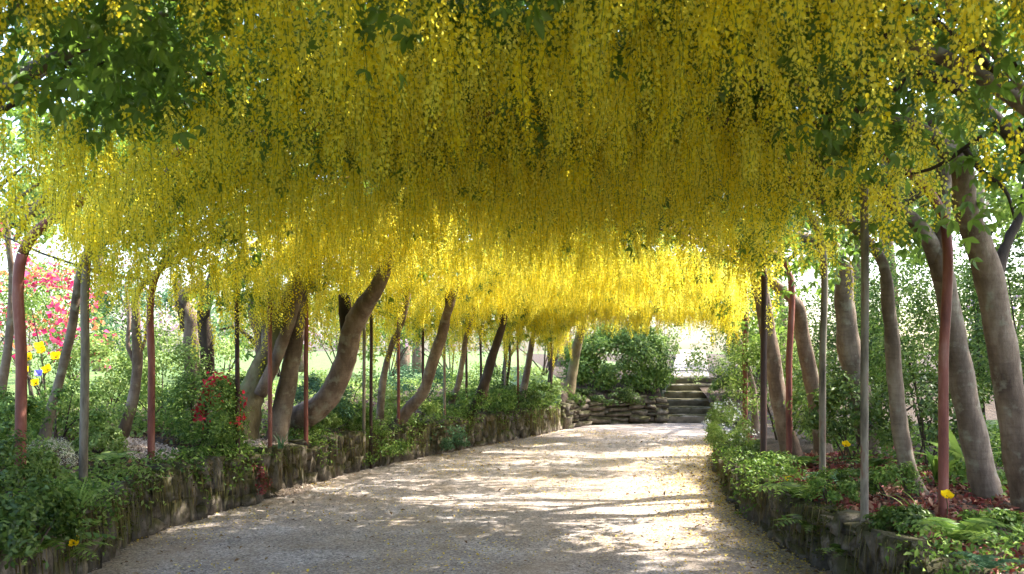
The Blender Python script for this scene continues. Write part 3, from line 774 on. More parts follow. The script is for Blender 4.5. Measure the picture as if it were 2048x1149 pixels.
tree("heaviest laburnum trunk on the low-wall bank, forking among leaves and blossom", [(2066, 1020, 6.1), (2036, 880, 6.05), (2002, 690, 6.0), (1972, 530, 5.9), (1930, 420, 5.7), (1900, 300, 5.5)], [0.13, 0.115, 0.11, 0.105, 0.085, 0.06], BB, 1, 5, [([(1990, 560, 5.95), (2016, 480, 6.0), (2040, 430, 6.0), (2060, 330, 6.0)], [0.05, 0.035, 0.03, 0.02], BD)], seed=26)
tree3("laburnum leaning in over the walk at the far end of the low wall", [Vector((3.9, 15.2, 0.05)), Vector((3.85, 15.2, 0.9)), Vector((3.6, 15.2, 1.7)), Vector((3.2, 15.2, 2.3))], [0.07, 0.06, 0.055, 0.04], BB, 1, 3, None, 27)
# trees whose trunks stand outside the frame but whose crowns hang into it
for k, (x, y, sd_, lab) in enumerate([(-3.3, 4.7, -1, "laburnum whose thin bare branches cross the white sky above the thick red post"), (-3.3, 2.6, -1, "laburnum crown of broad dark leaves hanging foremost in the golden roof"),
                              (2.9, 4.2, 1, "laburnum with a dark arching bough over the heaviest leaning trunk"), (2.85, 2.0, 1, "laburnum crown of the foremost long golden racemes, on the low-wall side")]):
    sgn = -1 if sd_ < 0 else 1
    tree3(lab, [Vector((x, y, bank_at(x, y) - 0.1)), Vector((x - sgn * 0.05, y, 1.0)), Vector((x - sgn * 0.1, y + 0.05, 1.8)), Vector((x - sgn * 0.35, y + 0.1, 2.4))], [0.12, 0.1, 0.09, 0.06], BB if k % 2 else BG, sd_, 5, None, 40 + k)
# the dark arching bough over the low-wall side
hv = TREES[-2][0]
bo = [px(2090, 380, 5.0), px(2030, 280, 4.9), px(1960, 212, 4.8), px(1890, 165, 4.7), px(1800, 135, 4.6), px(1700, 150, 4.5)]
me = tube_mesh("bough", [Vector(p) - hv.location for p in catmull([tuple(p) for p in ([Vector((2.75, 4.3, 2.0))] + bo)], 24)], list(np.linspace(0.05, 0.018, 24)), M['bark_dark'], 9, 0.15, 3)
mobj("bough", me, hv)
for tr in ([(2000, 250, 4.85), (1940, 290, 4.9), (1870, 335, 5.0), (1810, 350, 5.1)], [(2040, 260, 4.9), (2060, 245, 4.9), (2100, 230, 4.9)], [(1930, 300, 4.9), (1960, 340, 4.9), (2010, 380, 4.9), (2030, 440, 4.9)], [(1830, 145, 4.65), (1790, 180, 4.7), (1750, 200, 4.75)]):
    Q = [px(*t) - hv.location for t in tr]
    mobj("branch", tube_mesh("branch", [Vector(p) for p in catmull([tuple(p) for p in Q], 12)], list(np.linspace(0.018, 0.006, 12)), M['bark_dark'], 6, 0.1, 1), hv)
# bare thin rods of branches at the upper left
hv2 = TREES[-4][0]
for tr in ([(-30, 245, 5.0), (40, 200, 5.0), (120, 160, 4.9), (220, 120, 4.8)], [(-30, 180, 5.2), (50, 140, 5.1), (130, 110, 5.0)], [(-30, 150, 5.3), (60, 128, 5.2), (160, 60, 5.0)], [(-30, 215, 5.0), (30, 190, 5.0), (110, 135, 4.9)], [(20, 410, 6.2), (60, 380, 6.1), (130, 330, 6.0)]):
    Q = [px(*t) - hv2.location for t in tr]
    mobj("branch", tube_mesh("branch", [Vector(p) for p in catmull([tuple(p) for p in Q], 12)], list(np.linspace(0.02, 0.007, 12)), M['bark_dark'] if random.random() < 0.5 else BB, 6, 0.1, 1), hv2)

# ------------------------------------------------------------------ crowns: racemes and leaves, shared out among the trees
TC = np.array([t[1] for t in TREES])
def owner(P):
    return np.argmin((P[:, None, 0] - TC[None, :, 0]) ** 2 + (P[:, None, 1] - TC[None, :, 1]) ** 2, axis=1)
def nz(P, k, o=0.0):
    return np.array([noise.noise(Vector(p) * k + Vector((o, o, o))) for p in P])
AREA = SLEN * 6.3
# racemes
n = int(AREA * 185)
s, u, P = sample_su(n, 1.2)
P = P + np.column_stack([rng.normal(0, .05, len(P)), rng.normal(0, .05, len(P)), rng.uniform(-0.16, 0.10, len(P)) - 0.28 * rng.random(len(P)) ** 3])
dens = 0.72 + 0.9 * nz(P, 0.9, 3.0) + 0.5 * nz(P, 2.6, 9.0)
sp = np.array([proj(p) for p in P])
# leafy, less flowery places: upper left near the camera, and the near low-wall side
lf = np.exp(-(((sp[:, 0] - 280) / 230) ** 2 + ((sp[:, 1] - 60) / 150) ** 2)) * (P[:, 1] < 6)
dens = dens - 1.1 * lf
dens = np.where((u > 0.6) & (P[:, 1] < 9.5), dens * np.interp(u, [0.6, 0.9], [0.75, 0.4]), dens)
dens = np.where((u < -0.35) & (P[:, 1] > 5.5) & (P[:, 1] < 12), dens * 1.35 + 0.15, dens)
open_l = (sp[:, 0] < 105) & (sp[:, 1] < 480) & (sp[:, 1] > 90) & (P[:, 1] < 9)
dens = np.where(open_l, dens * 0.2, dens)
dens = np.where((u > 0.5) & (P[:, 1] < 5.2) & (sp[:, 1] > 90), dens * 0.35, dens)
g = in_gap(P); dens = np.where(g, dens * 0.25, dens)
keep = (rng.random(len(P)) < dens) & (np.linalg.norm(P - np.array([0, 0, EYE]), axis=1) > 2.5)
P = P[keep]; sp = sp[keep]; u = u[keep]
# extra low tassels along the sides
es, eu, EP = sample_su(int(AREA * 55), 3.5)
side = np.abs(eu) > 0.8
EP = EP[side]; eu = eu[side]
EP[:, 2] -= rng.random(len(EP)) ** 1.4 * 0.6 * np.where(eu < 0, np.interp(EP[:, 1], [5.5, 8], [0.4, 1]), 1)
k2 = ((eu < 0) | (EP[:, 1] > 9) | (rng.random(len(EP)) < 0.6)) & (nz(EP, 1.3, 5.0) + np.where((eu < 0) & (EP[:, 1] > 7.0), 0.36, 0.14) > rng.random(len(EP)) * 0.55) & ~in_gap(EP)
EP = EP[k2]
P = np.concatenate([P, EP]); sp = np.array([proj(p) for p in P])
R = np.column_stack([rng.normal(0, .1, len(P)), rng.normal(0, .1, len(P)), rng.uniform(0, 6.28, len(P))])
S1 = rng.uniform(0.75, 1.2, len(P)); S = np.column_stack([S1 * rng.uniform(.9, 1.15, len(P)), S1 * rng.uniform(.9, 1.15, len(P)), S1])
I = rng.integers(0, len(RACEMES), len(P))
dist = np.linalg.norm(P - np.array([0, 0, EYE]), axis=1)
inf = (sp[:, 0] > -30) & (sp[:, 0] < 2078) & (sp[:, 1] > -110) & (sp[:, 1] < 1150)
order = np.argsort(np.where(inf, dist, 1e9))
single = np.zeros(len(P), bool); single[order[:300]] = True
own = owner(P)
print("racemes", len(P))
for i in np.nonzero(single)[0]:
    root = TREES[own[i]][0]
    o = bpy.data.objects.new("flower_raceme", RACEMES[I[i]])
    link(o, root)
    o.location = Vector(P[i]) - root.location; o.rotation_euler = R[i]; o.scale = S[i]
# leafy twigs above and among the racemes
s, u, Q = sample_su(int(AREA * 85), -4)
Q = Q + np.column_stack([rng.normal(0, .08, len(Q)), rng.normal(0, .08, len(Q)), rng.uniform(0.04, 0.55, len(Q))])
g = in_gap(Q); nn = nz(Q, 1.1, 1.0)
qp = np.array([proj(p) for p in Q]); open_l = (u < -0.8) & (Q[:, 1] > 3.5) & (Q[:, 1] < 7.2)
gy_ = Q[:, 1] - SUNV[1] * Q[:, 2] / SUNV[2]
keep = (rng.random(len(Q)) < np.where((u > 0.74) & (Q[:, 1] > 3.5), 0.5, 1.0) * np.where(gy_ < 7.6, 1.0, np.where((Q[:, 1] > 15.2) & (u < 0.4), 0.8, np.where((Q[:, 1] > 10.8) & (u > -0.55), 0.22, np.where(u < -0.5, 0.38, 0.55))))) & (rng.random(len(Q)) < np.where(g, 0.1, np.where(open_l, 0.15, 0.95))) & (nn > -0.62)
Q = Q[keep]
n_ = int(AREA * 34); xs_, xu, X2 = sample_su(n_, 2.0)  # extra twigs added over the roof to keep sun off the near walk
X2[:, 2] += rng.uniform(0.1, 0.6, len(X2)); xy_ = X2[:, 1] - SUNV[1] * X2[:, 2] / SUNV[2]
X2 = X2[(xy_ < 8.0) & (xy_ > 4.5) & (xu > -0.3) & (xu < 0.85) & ~in_gap(X2)]
Q = np.concatenate([Q, X2])
hs, hu, H = sample_su(int(AREA * 22), 2.0)                     # leaves hanging among the blossom
H[:, 2] -= rng.uniform(0.0, 0.3, len(H))
hp = np.array([proj(p) for p in H])
w_ = 0.16 + 0.35 * nz(H, 1.4, 8.0) + np.where((np.abs(hu) > 0.8), 0.35, 0) + 0.9 * np.exp(-(((hp[:, 0] - 280) / 230) ** 2 + ((hp[:, 1] - 60) / 150) ** 2)) * (H[:, 1] < 6)
keep = (rng.random(len(H)) < w_) & ~in_gap(H) & (np.linalg.norm(H - np.array([0, 0, EYE]), axis=1) > 2.9) & ~((hu < -0.8) & (H[:, 1] < 8) & (H[:, 1] > 3.5))
H = H[keep]
os_, ou, O = sample_su(int(AREA * 40), 1.5)                    # outer sides of the arch
kk = np.abs(ou) > 0.85; O = O[kk]; ou = ou[kk]
O[:, 0] += np.sign(ou) * rng.uniform(0, 0.7, len(O)); O[:, 2] += rng.uniform(-0.55, 0.5, len(O))
kk = (nz(O, 1.2, 4.0) > -0.1 - 0.25 * (ou > 0)) & ~in_gap(O, 1.1) & ~((ou < 0) & (O[:, 1] < 9) & (rng.random(len(O)) < 0.93))
O = O[kk]; ou = ou[kk]
O = O[~((ou < 0) & (O[:, 2] < 3.0) & (rng.random(len(O)) < 0.6)) & ~((ou > 0) & (O[:, 1] < 8.5) & (rng.random(len(O)) < 0.5))]
T = np.concatenate([Q, H, O])
TR = np.column_stack([rng.normal(0, .35, len(T)), rng.normal(0, .35, len(T)), rng.uniform(0, 6.28, len(T))])
TS = np.repeat(rng.uniform(0.85, 1.3, len(T))[:, None], 3, axis=1)
TI = rng.integers(0, len(TWIGS), len(T)); town = owner(T)
print("twigs", len(T))
for k, (root, c) in enumerate(TREES):
    loc = np.array(root.location)
    m = (own == k) & ~single
    if m.any(): scatter("blossom", P[m] - loc, R[m], S[m], I[m], NG_RAC, root, M['petal'])
    m = town == k
    if m.any(): scatter("foliage", T[m] - loc, TR[m], TS[m], TI[m], NG_TWIG, root, M['laburnum_leaf'])
# single broad leaves nearest the eye
def near_leaves(n, xr, yr, dr, size):
    for i in range(n):
        x, y, d = random.gauss(xr[0], xr[1]), random.gauss(yr[0], yr[1]), random.uniform(*dr)
        p = px(x, y, d)
        k = int(owner(np.array([p]))[0]); root = TREES[k][0]
        o = bpy.data.objects.new("leaf", random.choice(LEAFM)); link(o, root)
        o.location = p - root.location
        o.rotation_euler = (random.gauss(0, .5), random.uniform(0.1, 1.1), random.uniform(0, 6.28))
        sc_ = random.uniform(0.8, 1.25) * size; o.scale = (sc_,) * 3
near_leaves(80, (290, 120), (60, 60), (3.0, 4.6), 1.0)
near_leaves(24, (330, 60), (150, 50), (3.2, 4.4), 1.0)
near_leaves(22, (760, 60), (50, 40), (3.2, 4.5), 1.0)
near_leaves(18, (1710, 50), (250, 50), (4.0, 5.2), 1.15)
near_leaves(30, (1960, 60), (400, 60), (4.6, 5.8), 1.2)
near_leaves(20, (1960, 60), (240, 40), (4.4, 5.4), 1.1)

# ------------------------------------------------------------------ plants
def rand_rot(n, normals=None, spread=0.6):
    """n rotation matrices whose Z follows normals roughly"""
    N = normals + rng.normal(0, spread, (n, 3)); N /= np.linalg.norm(N, axis=1)[:, None] + 1e-9
    a = rng.normal(0, 1, (n, 3)); X = a - (a * N).sum(1)[:, None] * N; X /= np.linalg.norm(X, axis=1)[:, None] + 1e-9
    Y = np.cross(N, X)
    return np.stack([X, Y, N], axis=2)
def leaves_at(P, normals, size, aspect=0.5, spread=0.6, fold=0.2):
    """folded two-quad leaves: verts, quads"""
    n = len(P)
    Rm = rand_rot(n, normals, spread)
    sz = size * rng.uniform(0.65, 1.3, n)
    base = np.array([(0, 0, 0), (0.45, 0.5 * aspect, fold * 0.5), (1, 0, -0.12), (0.45, -0.5 * aspect, fold * 0.5), (0.5, 0, 0)])
    V = np.einsum('nij,kj->nki', Rm, base) * sz[:, None, None] + P[:, None, :]
    f = np.array([(0, 4, 1), (4, 2, 1), (0, 3, 4), (4, 3, 2)])
    Fq = (f[None] + (np.arange(n) * 5)[:, None, None]).reshape(-1, 3)
    return V.reshape(-1, 3), Fq, np.repeat(rng.random(n), 4)
def clump_points(n, rx, ry, rz, clumps, cs, lowcut=-0.35):
    d = rng.normal(0, 1, (clumps, 3)); d /= np.linalg.norm(d, axis=1)[:, None]
    d = d[d[:, 2] > lowcut]
    r = rng.uniform(0.55, 1.02, len(d)) ** 0.6
    C = d * r[:, None]
    w = rng.uniform(0.5, 1.5, len(C)); w /= w.sum()
    i = rng.choice(len(C), n, p=w)
    g = rng.normal(0, 1, (n, 3)); g /= np.linalg.norm(g, axis=1)[:, None]; g *= rng.random(n)[:, None] ** 0.45
    P = C[i] + g * cs * rng.uniform(0.7, 1.3, len(C))[i][:, None]
    nrm = C[i] * 0.8 + g * 0.7 + np.array([0, 0, 0.5])
    return P * np.array([rx, ry, rz]), nrm, C * np.array([rx, ry, rz])
def shrub(name, label, loc, rx, ry, rz, mat, n=1600, size=0.06, aspect=0.5, clumps=40, cs=0.28, cat="shrub", group=None, bloom=None, nb=0, bsize=0.035, stems=5, spread=0.6, up=0.85, bcluster=6):
    """loc: the foot on the ground; the leaf mass is centred rz*up above it"""
    loc = Vector(loc); loc.z = bank_at(loc.x, loc.y) - 0.03 if loc.z is None or loc.z < -50 else loc.z
    root = empty(name, loc)
    tag(root, label, cat, group)
    n = int(n * 1.5); size = size * 0.82
    Pp, nr, C = clump_points(n, rx, ry, rz, clumps, cs)
    c = np.array([0, 0, rz * up])
    Pp = Pp + c
    low = Pp[:, 2] > 0.0
    Pp, nr = Pp[low], nr[low]
    V, Fq, var = leaves_at(Pp, nr, size, aspect, spread)
    o = mobj("foliage", mesh_np("foliage", V, Fq, mat, False, var), root); o["kind"] = "stuff"
    items = []
    for k in range(stems):
        e = C[rng.integers(0, len(C))] * 0.8 + c
        e[2] = max(e[2], 0.12)
        m = np.array([e[0] * 0.4, e[1] * 0.4, e[2] * 0.5]) + rng.normal(0, .03, 3)
        st_ = np.array([rng.normal(0, .04), rng.normal(0, .04), -0.05])
        items.append(([Vector(p) for p in catmull([st_, m, e], 7)], list(np.linspace(0.018 * max(rz, .5), 0.005, 7))))
    if items: mobj("stem", tubes_mesh("stem", items, M['bark_dark']), root)
    if bloom:
        B = []; BN = []
        dd = rng.normal(0, 1, (nb, 3)); dd /= np.linalg.norm(dd, axis=1)[:, None]; dd = dd[dd[:, 2] > -0.2]
        ctr = dd * np.array([rx, ry, rz]) * rng.uniform(0.9, 1.12, len(dd))[:, None] + c
        for q, dv in zip(ctr, dd):
            if q[2] < 0.03: continue
            for k in range(bcluster):
                B.append(q + rng.normal(0, bsize * 0.8, 3)); BN.append(dv + np.array([0, 0, 0.3]))
        V, Fq, var = leaves_at(np.array(B), np.array(BN), bsize * 1.5, 0.85, 0.9, 0.35)
        o = mobj("bloom", mesh_np("bloom", V, Fq, M[bloom], False, var), root); o["kind"] = "stuff"
    return root
def on(x, y_img, d):
    p = px(x, y_img, d); return (p.x, p.y, bank_at(p.x, p.y) - 0.02)
def fern(label, loc, L=0.45, nf=9, mat='leaf_mid', group=None, tilt=0.0, seed=0):
    root = empty("fern", loc); tag(root, label, "fern", group)
    r = random.Random(seed)
    for k in range(nf):
        az = k * 6.283 / nf + r.uniform(-.3, .3); ln = L * r.uniform(0.75, 1.15)
        rise = r.uniform(0.7, 1.1)
        pts = []
        for i in range(13):
            t = i / 12
            pts.append(Vector((math.cos(az) * ln * (0.15 * t + 0.85 * t ** 1.3), math.sin(az) * ln * (0.15 * t + 0.85 * t ** 1.3), ln * (rise * t * (1.15 - t * 0.95)))))
        V = []; Fq = []; var = []
        sidev = Vector((-math.sin(az), math.cos(az), 0))
        for i in range(1, 13):
            t = i / 12; p = pts[i]; tan = (pts[i] - pts[i - 1]).normalized()
            wl = ln * 0.24 * math.sin(math.pi * min(1, t * 0.86 + 0.14)) ** 0.8 + 0.006
            for sg in (-1, 1):
                e = p + sidev * sg * wl + tan * wl * 0.35 - Vector((0, 0, wl * 0.18))
                b = len(V); hw = tan * ln * 0.034
                V += [p - hw, p + (e - p) * 0.5 - hw * 0.9, e, p + (e - p) * 0.5 + hw * 0.9, p + hw]
                Fq.append((b, b + 1, b + 2, b + 3, b + 4)); var.append(r.random())
        me = mesh_np("frond", np.array([tuple(v) for v in V]), np.array(Fq), M[mat], False, np.array(var))
        mobj("frond", me, root)
    return root
def strap_leaf_mesh(L, W, arch, az, twist=0.0, rise=1.0, mat='leaf_mid', seg=8):
    V = []; Fq = []
    d = Vector((math.cos(az), math.sin(az), 0)); sd2 = Vector((-math.sin(az), math.cos(az), 0))
    for i in range(seg + 1):
        t = i / seg
        p = d * (L * arch * t ** 1.6) + Vector((0, 0, L * rise * (t - arch * 0.55 * t * t)))
        w = W * (0.45 + 0.55 * math.sin(math.pi * min(0.5 + t * 0.5, 1))) * (1 - t ** 4) if W < 0.04 else W * math.sin(math.pi * (0.06 + 0.94 * t)) ** 0.7
        w = max(w, 0.001)
        V += [p + sd2 * w * 0.5 + Vector((0, 0, w * 0.18)), p, p - sd2 * w * 0.5 + Vector((0, 0, w * 0.18))]
    for i in range(seg):
        Fq += [(i * 3, i * 3 + 1, i * 3 + 4, i * 3 + 3), (i * 3 + 1, i * 3 + 2, i * 3 + 5, i * 3 + 4)]
    return mesh_np("leaf", np.array([tuple(v) for v in V]), np.array(Fq), M[mat], True, np.full(len(Fq), random.random()))
def strap_plant(name, label, loc, n=16, L=0.4, W=0.025, arch=(0.2, 0.8), mat='leaf_mid', cat="plant", group=None, azr=(0, 6.28)):
    root = empty(name, loc); tag(root, label, cat, group)
    for k in range(n):
        me = strap_leaf_mesh(L * random.uniform(0.7, 1.15), W * random.uniform(0.8, 1.2), random.uniform(*arch), random.uniform(*azr), 0, random.uniform(0.85, 1.1), mat)
        o = mobj("leaf", me, root); o.location = (random.gauss(0, 0.02), random.gauss(0, 0.02), -0.01)
    return root
def poppy(label, p, ground, r=0.03, group=None, mat='bloom_yellow', name="poppy"):
    root = empty(name, (p.x, p.y, ground)); tag(root, label, "flower", group)
    h = p.z - ground
    pts = [Vector(q) for q in catmull([(0.0, 0, -0.02), (0.015, 0.01, h * 0.5), (0, 0, h)], 8)]
    mobj("stalk", tube_mesh("stalk", pts, 0.0025, M['leaf_mid'], 5), root)
    ctr = mobj("flower_centre", tube_mesh("flower_centre", [Vector((0, 0, -0.004)), Vector((0, 0, r * 0.25)), Vector((0, 0, r * 0.4))], [r * 0.12, r * 0.22, r * 0.1], M['leaf_light'], 6), root)
    ctr.location = (0, 0, h); ctr.rotation_euler = (random.uniform(0.5, 1.0), random.uniform(-.3, .3), 0)
    for k in range(4):
        a = k * 1.571 + 0.4
        V = []; Fq = []
        for i in range(4):
            t = i / 3
            for j in range(5):
                q = (j - 2) / 2
                wv = r * 0.95 * q * math.sin(0.5 + t * 1.6)
                rr_ = r * t; zz = r * (0.95 * t * t + 0.14 * q * q)
                V.append((math.cos(a) * rr_ - math.sin(a) * wv, math.sin(a) * rr_ + math.cos(a) * wv, zz))
        for i in range(3):
            for j in range(4):
                Fq.append((i * 5 + j, i * 5 + j + 1, (i + 1) * 5 + j + 1, (i + 1) * 5 + j))
        mobj("petal", mesh_np("petal", np.array(V), np.array(Fq), M[mat], True, np.full(len(Fq), random.random())), ctr)
    return root

def wf(x, y, side, proud=0.17):
    """point where the sight line of a pixel meets a wall's face"""
    C = LC if side < 0 else RC
    for d in np.arange(4.0, 19.0, 0.03):
        p = px(x, y, d); wx = np.interp(d, C[:, 1], C[:, 0])
        if (side < 0 and p.x < wx + proud) or (side > 0 and p.x > wx - proud): return p
    return px(x, y, 9.0)
# ---- tall-wall bank
shrub("green_shrub", "dense feathery green shrub spilling over the tall wall beside the straight red post", on(398, 900, 9.2), 0.44, 0.42, 0.5, M['leaf_mid'], 4600, 0.045, 0.42, 80, 0.26, up=0.55)
shrub("green_shrub", "soft bright shrub filling the bank between the straight red post and double trunk", on(335, 780, 10.6), 0.55, 0.45, 0.55, M['leaf_light'], 3000, 0.05, 0.5, 60, 0.28)
shrub("heather", "low mound of cream-white heather on the wall top by the pale post", on(108, 930, 7.6), 0.22, 0.22, 0.16, M['leaf_cream'], 1500, 0.02, 0.4, 30, 0.3, cat="heather", stems=3, up=0.5)
shrub("azalea", "azalea bright with pink and coral blooms behind the thick red post", on(95, 760, 10.5), 0.6, 0.5, 0.85, M['leaf_mid'], 1800, 0.05, 0.45, 50, 0.25, bloom='bloom_pink', nb=85, bsize=0.045, cat="azalea")
shrub("azalea", "tall azalea topped with orange blooms among the pale garden behind", on(60, 720, 12.5), 0.9, 0.6, 1.0, M['leaf_mid'], 2200, 0.055, 0.45, 50, 0.25, bloom='bloom_orange', nb=60, bsize=0.05, cat="azalea")
shrub("azalea", "small crimson azalea at the foot of the dark double trunk", on(440, 790, 9.25), 0.2, 0.2, 0.42, M['leaf_mid'], 700, 0.04, 0.5, 24, 0.3, bloom='bloom_red', nb=60, bsize=0.035, cat="azalea")
shrub("maple_shrub", "dark red-leaved maple bush beside the dark slim post", on(492, 850, 9.45), 0.26, 0.2, 0.24, M['leaf_red'], 1200, 0.04, 0.4, 30, 0.3, cat="shrub", up=0.7)
shrub("green_shrub", "rounded shrub under the slanting grey trunk", on(120, 860, 8.4), 0.45, 0.35, 0.3, M['leaf_mid'], 2000, 0.045, 0.5, 45, 0.28)
shrub("green_shrub", "leafy shrub between the thick red post and the tulips", on(18, 880, 7.4), 0.3, 0.3, 0.32, M['leaf_mid'], 1600, 0.045, 0.5, 40, 0.28)
shrub("green_shrub", "pale variegated shrub behind the thin forked trunk", on(215, 800, 10.2), 0.6, 0.5, 0.5, M['leaf_light'], 2600, 0.05, 0.5, 60, 0.26)
shrub("green_shrub", "light bushy shrub behind the double-trunked laburnum", on(370, 760, 12.6), 0.8, 0.6, 0.55, M['leaf_light'], 2400, 0.055, 0.5, 55, 0.26)
shrub("green_shrub", "low ivy-like shrub at the base of the gnarled laburnum", on(468, 800, 11.2), 0.4, 0.35, 0.3, M['leaf_dark'], 1500, 0.05, 0.6, 36, 0.28)
shrub("green_shrub", "green shrub in the gap between the pale trunk and big curved trunk", on(640, 780, 11.9), 0.4, 0.4, 0.34, M['leaf_blue'], 1700, 0.05, 0.55, 40, 0.28)
shrub("green_shrub", "leafy cover at the foot of the steeply slanting brown trunk", on(745, 810, 12.3), 0.45, 0.4, 0.26, M['leaf_mid'], 1700, 0.045, 0.5, 40, 0.28)
gC = "low leafy plants along the top of the mossy wall"
for i, (x, y, d, w, mt) in enumerate([(690, 830, 12.3, .35, 'leaf_mid'), (815, 820, 13.4, .45, 'leaf_light'), (870, 815, 13.9, .45, 'leaf_blue'), (925, 810, 14.9, .45, 'leaf_mid'), (975, 805, 15.6, .5, 'leaf_mid'), (1020, 800, 16.5, .5, 'leaf_dark'), (1065, 795, 17.3, .5, 'leaf_mid'), (1090, 790, 18.2, .45, 'leaf_light'), (840, 790, 15.5, .7, 'leaf_blue'), (930, 780, 17, .8, 'leaf_mid'), (700, 780, 13.8, .7, 'leaf_light'), (1010, 775, 19, .9, 'leaf_light')]):
    shrub("ground_cover", ["leafy plant on the mossy wall top just past the big curved trunk", "pale leafy plant at the foot of the steeply slanting brown trunk", "bluish leafy plant by the slim grey post past the slanting brown trunk", "green leafy plant between the slender pale trunk and the dark slanting one", "green leafy plant at the foot of the dark slanting trunk", "dark leafy plant below the thin far laburnum with crossing stems", "green leafy plant below the brown laburnum near the wall's far end", "pale leafy plant beneath the split dark laburnum", "wide bluish plant patch behind the steeply slanting brown trunk", "wide green plant patch behind the slender pale trunk", "wide pale plant patch behind the slim grey laburnum", "wide pale plant patch behind the crossing-stemmed laburnum"][i], on(x, y, d), w, w * .8, 0.24 + 0.1 * (w > .5), M[mt], 1300, 0.055, 0.55, 36, 0.3, group=gC, cat="plant", stems=3)
shrub("green_shrub", "dark leafy tangle at the foot of the tall wall's near end", tuple(wf(45, 1105, -1, 0.14)), 0.3, 0.3, 0.26, M['leaf_dark'], 2200, 0.05, 0.5, 40, 0.3, up=0.6)
fern("broad fern arching over the path edge below the thick red post", wf(70, 1110, -1, 0.12), 0.42, 11, 'leaf_mid', seed=2)
fern("bright fern low on the tall wall below the iris leaves", wf(120, 1130, -1, 0.1), 0.3, 10, 'leaf_light', seed=31)
fern("dark fern crouching at the near foot of the tall wall", wf(20, 1060, -1, 0.1), 0.34, 10, 'leaf_dark', seed=32)
fern("yellow-green fern growing from the wall top near the thin forked trunk", (px(225, 920, 7.9).x, 7.9, 0.55), 0.26, 10, 'leaf_light', seed=3)
fern("small fern hanging on the wall below the thin forked trunk", (px(250, 950, 7.95).x, 7.75, 0.46), 0.2, 8, 'leaf_light', seed=4)
strap_plant("iris", "long strap-leaved iris arching from the tall wall's face by the pale post", wf(160, 1035, -1, 0.12), 16, 0.34, 0.016, (0.3, 1.1), 'leaf_light', azr=(-0.9, 0.9))
strap_plant("iris", "tuft of pale strap leaves on the wall top beside the thin rusty posts", (px(560, 880, 9.7).x, 9.7, 0.5), 14, 0.26, 0.014, (0.3, 1.0), 'leaf_blue')
strap_plant("iris", "upright grassy strap leaves behind the thick red post", on(75, 830, 8.6), 34, 0.34, 0.016, (0.1, 0.5), 'leaf_light')
strap_plant("hosta", "single broad glossy leaf clump at the very end of the tall wall", (-3.35, 6.2, 0.2), 7, 0.38, 0.11, (0.3, 0.8), 'leaf_light')
for i, (x, y, d, lab) in enumerate([(72, 968, 7.0, "yellow poppy nodding against the wall top by the thick red post"), (148, 1088, 7.0, "yellow poppy low on the tall wall's shaded foot"), (72, 768, 9.2, "orange-yellow poppy over grassy leaves behind the thick red post"), (70, 818, 8.8, "small yellow poppy among the grassy leaves behind the red post")]):
    p = px(x, y, d) if i != 1 else wf(x, y, -1, 0.2); poppy(lab, p, bank_at(p.x, p.y) if i != 1 else 0.05, 0.034)
for i, (x, y, d) in enumerate([(80, 696, 9.8), (58, 718, 9.8), (112, 716, 9.8), (97, 742, 9.7), (85, 705, 10.1), (50, 745, 9.7)]):
    p = px(x, y, d); poppy("yellow poppy on a tall stalk in front of the pink azalea", p, bank_at(p.x, p.y), 0.045, "yellow poppies before the pink azalea")
poppy("violet bloom on a stalk beside the orange-yellow poppy", px(78, 750, 9.4), bank_at(*px(78, 750, 9.4)[:2]), 0.035, None, 'bloom_blue', "bluebell")
for i, (x, y, d) in enumerate([(735, 870, 11.6), (580, 905, 9.9), (690, 905, 11.0), (480, 960, 9.0), (820, 885, 12.8)]):
    p = wf(x, y, -1, 0.13)
    strap_plant("grass_tuft", "tuft of fresh grass sprouting from the face of the mossy wall", p, 12, 0.18, 0.012, (0.4, 1.3), 'leaf_light', "grass", "grass tufts on the mossy wall")

# ---- far end
shrub("rhododendron", "large dark rhododendron bush spreading over the far stone wall", (2.25, 20.3, 0.5), 1.22, 0.9, 1.08, M['leaf_mid'], 14000, 0.1, 0.4, 130, 0.22, up=0.55, cat="rhododendron")
shrub("rhododendron", "pale green rhododendron rising behind the dark bush beside the steps", (3.35, 21.9, 0.85), 0.75, 0.7, 0.95, M['leaf_light'], 2800, 0.08, 0.45, 60, 0.22, cat="rhododendron")
shrub("rhododendron", "bronze-tipped rhododendron behind the dark bush over the far wall", (1.95, 22.2, 0.9), 1.0, 0.7, 1.0, M['leaf_bronze'], 2200, 0.08, 0.45, 60, 0.22, cat="rhododendron")
shrub("ground_cover", "trailing dark plant spilling over the far stone wall below the rhododendron", (1.85, 19.35, 0.4), 0.75, 0.28, 0.24, M['leaf_dark'], 3000, 0.06, 0.5, 30, 0.3, cat="plant", stems=3, up=0.4)
shrub("ground_cover", "leafy tuft beside the lowest stone step at the far wall's end", (2.95, 19.75, 0.25), 0.2, 0.2, 0.22, M['leaf_mid'], 700, 0.05, 0.5, 24, 0.3, cat="plant", stems=3, up=0.5)
shrub("ground_cover", "grassy leaves edging the steps on the bush side", (4.35, 19.75, 0.1), 0.22, 0.3, 0.2, M['leaf_light'], 900, 0.05, 0.35, 24, 0.3, cat="plant", stems=2, up=0.5)
shrub("green_shrub", "dark green bush just right of the stone steps", (4.95, 20.4, 0.2), 0.55, 0.5, 0.9, M['leaf_dark'], 2600, 0.07, 0.45, 60, 0.24)
shrub("ground_cover", "leafy clump tucked against the steps on their bush side", (4.5, 20.5, 0.35), 0.28, 0.4, 0.34, M['leaf_mid'], 1300, 0.05, 0.45, 30, 0.28, cat="plant", stems=2, up=0.5)
shrub("green_shrub", "sunlit fringe of ferny leaves beside the upper steps", (5.15, 21.6, 0.7), 0.5, 0.5, 0.45, M['leaf_light'], 1600, 0.06, 0.4, 40, 0.26)
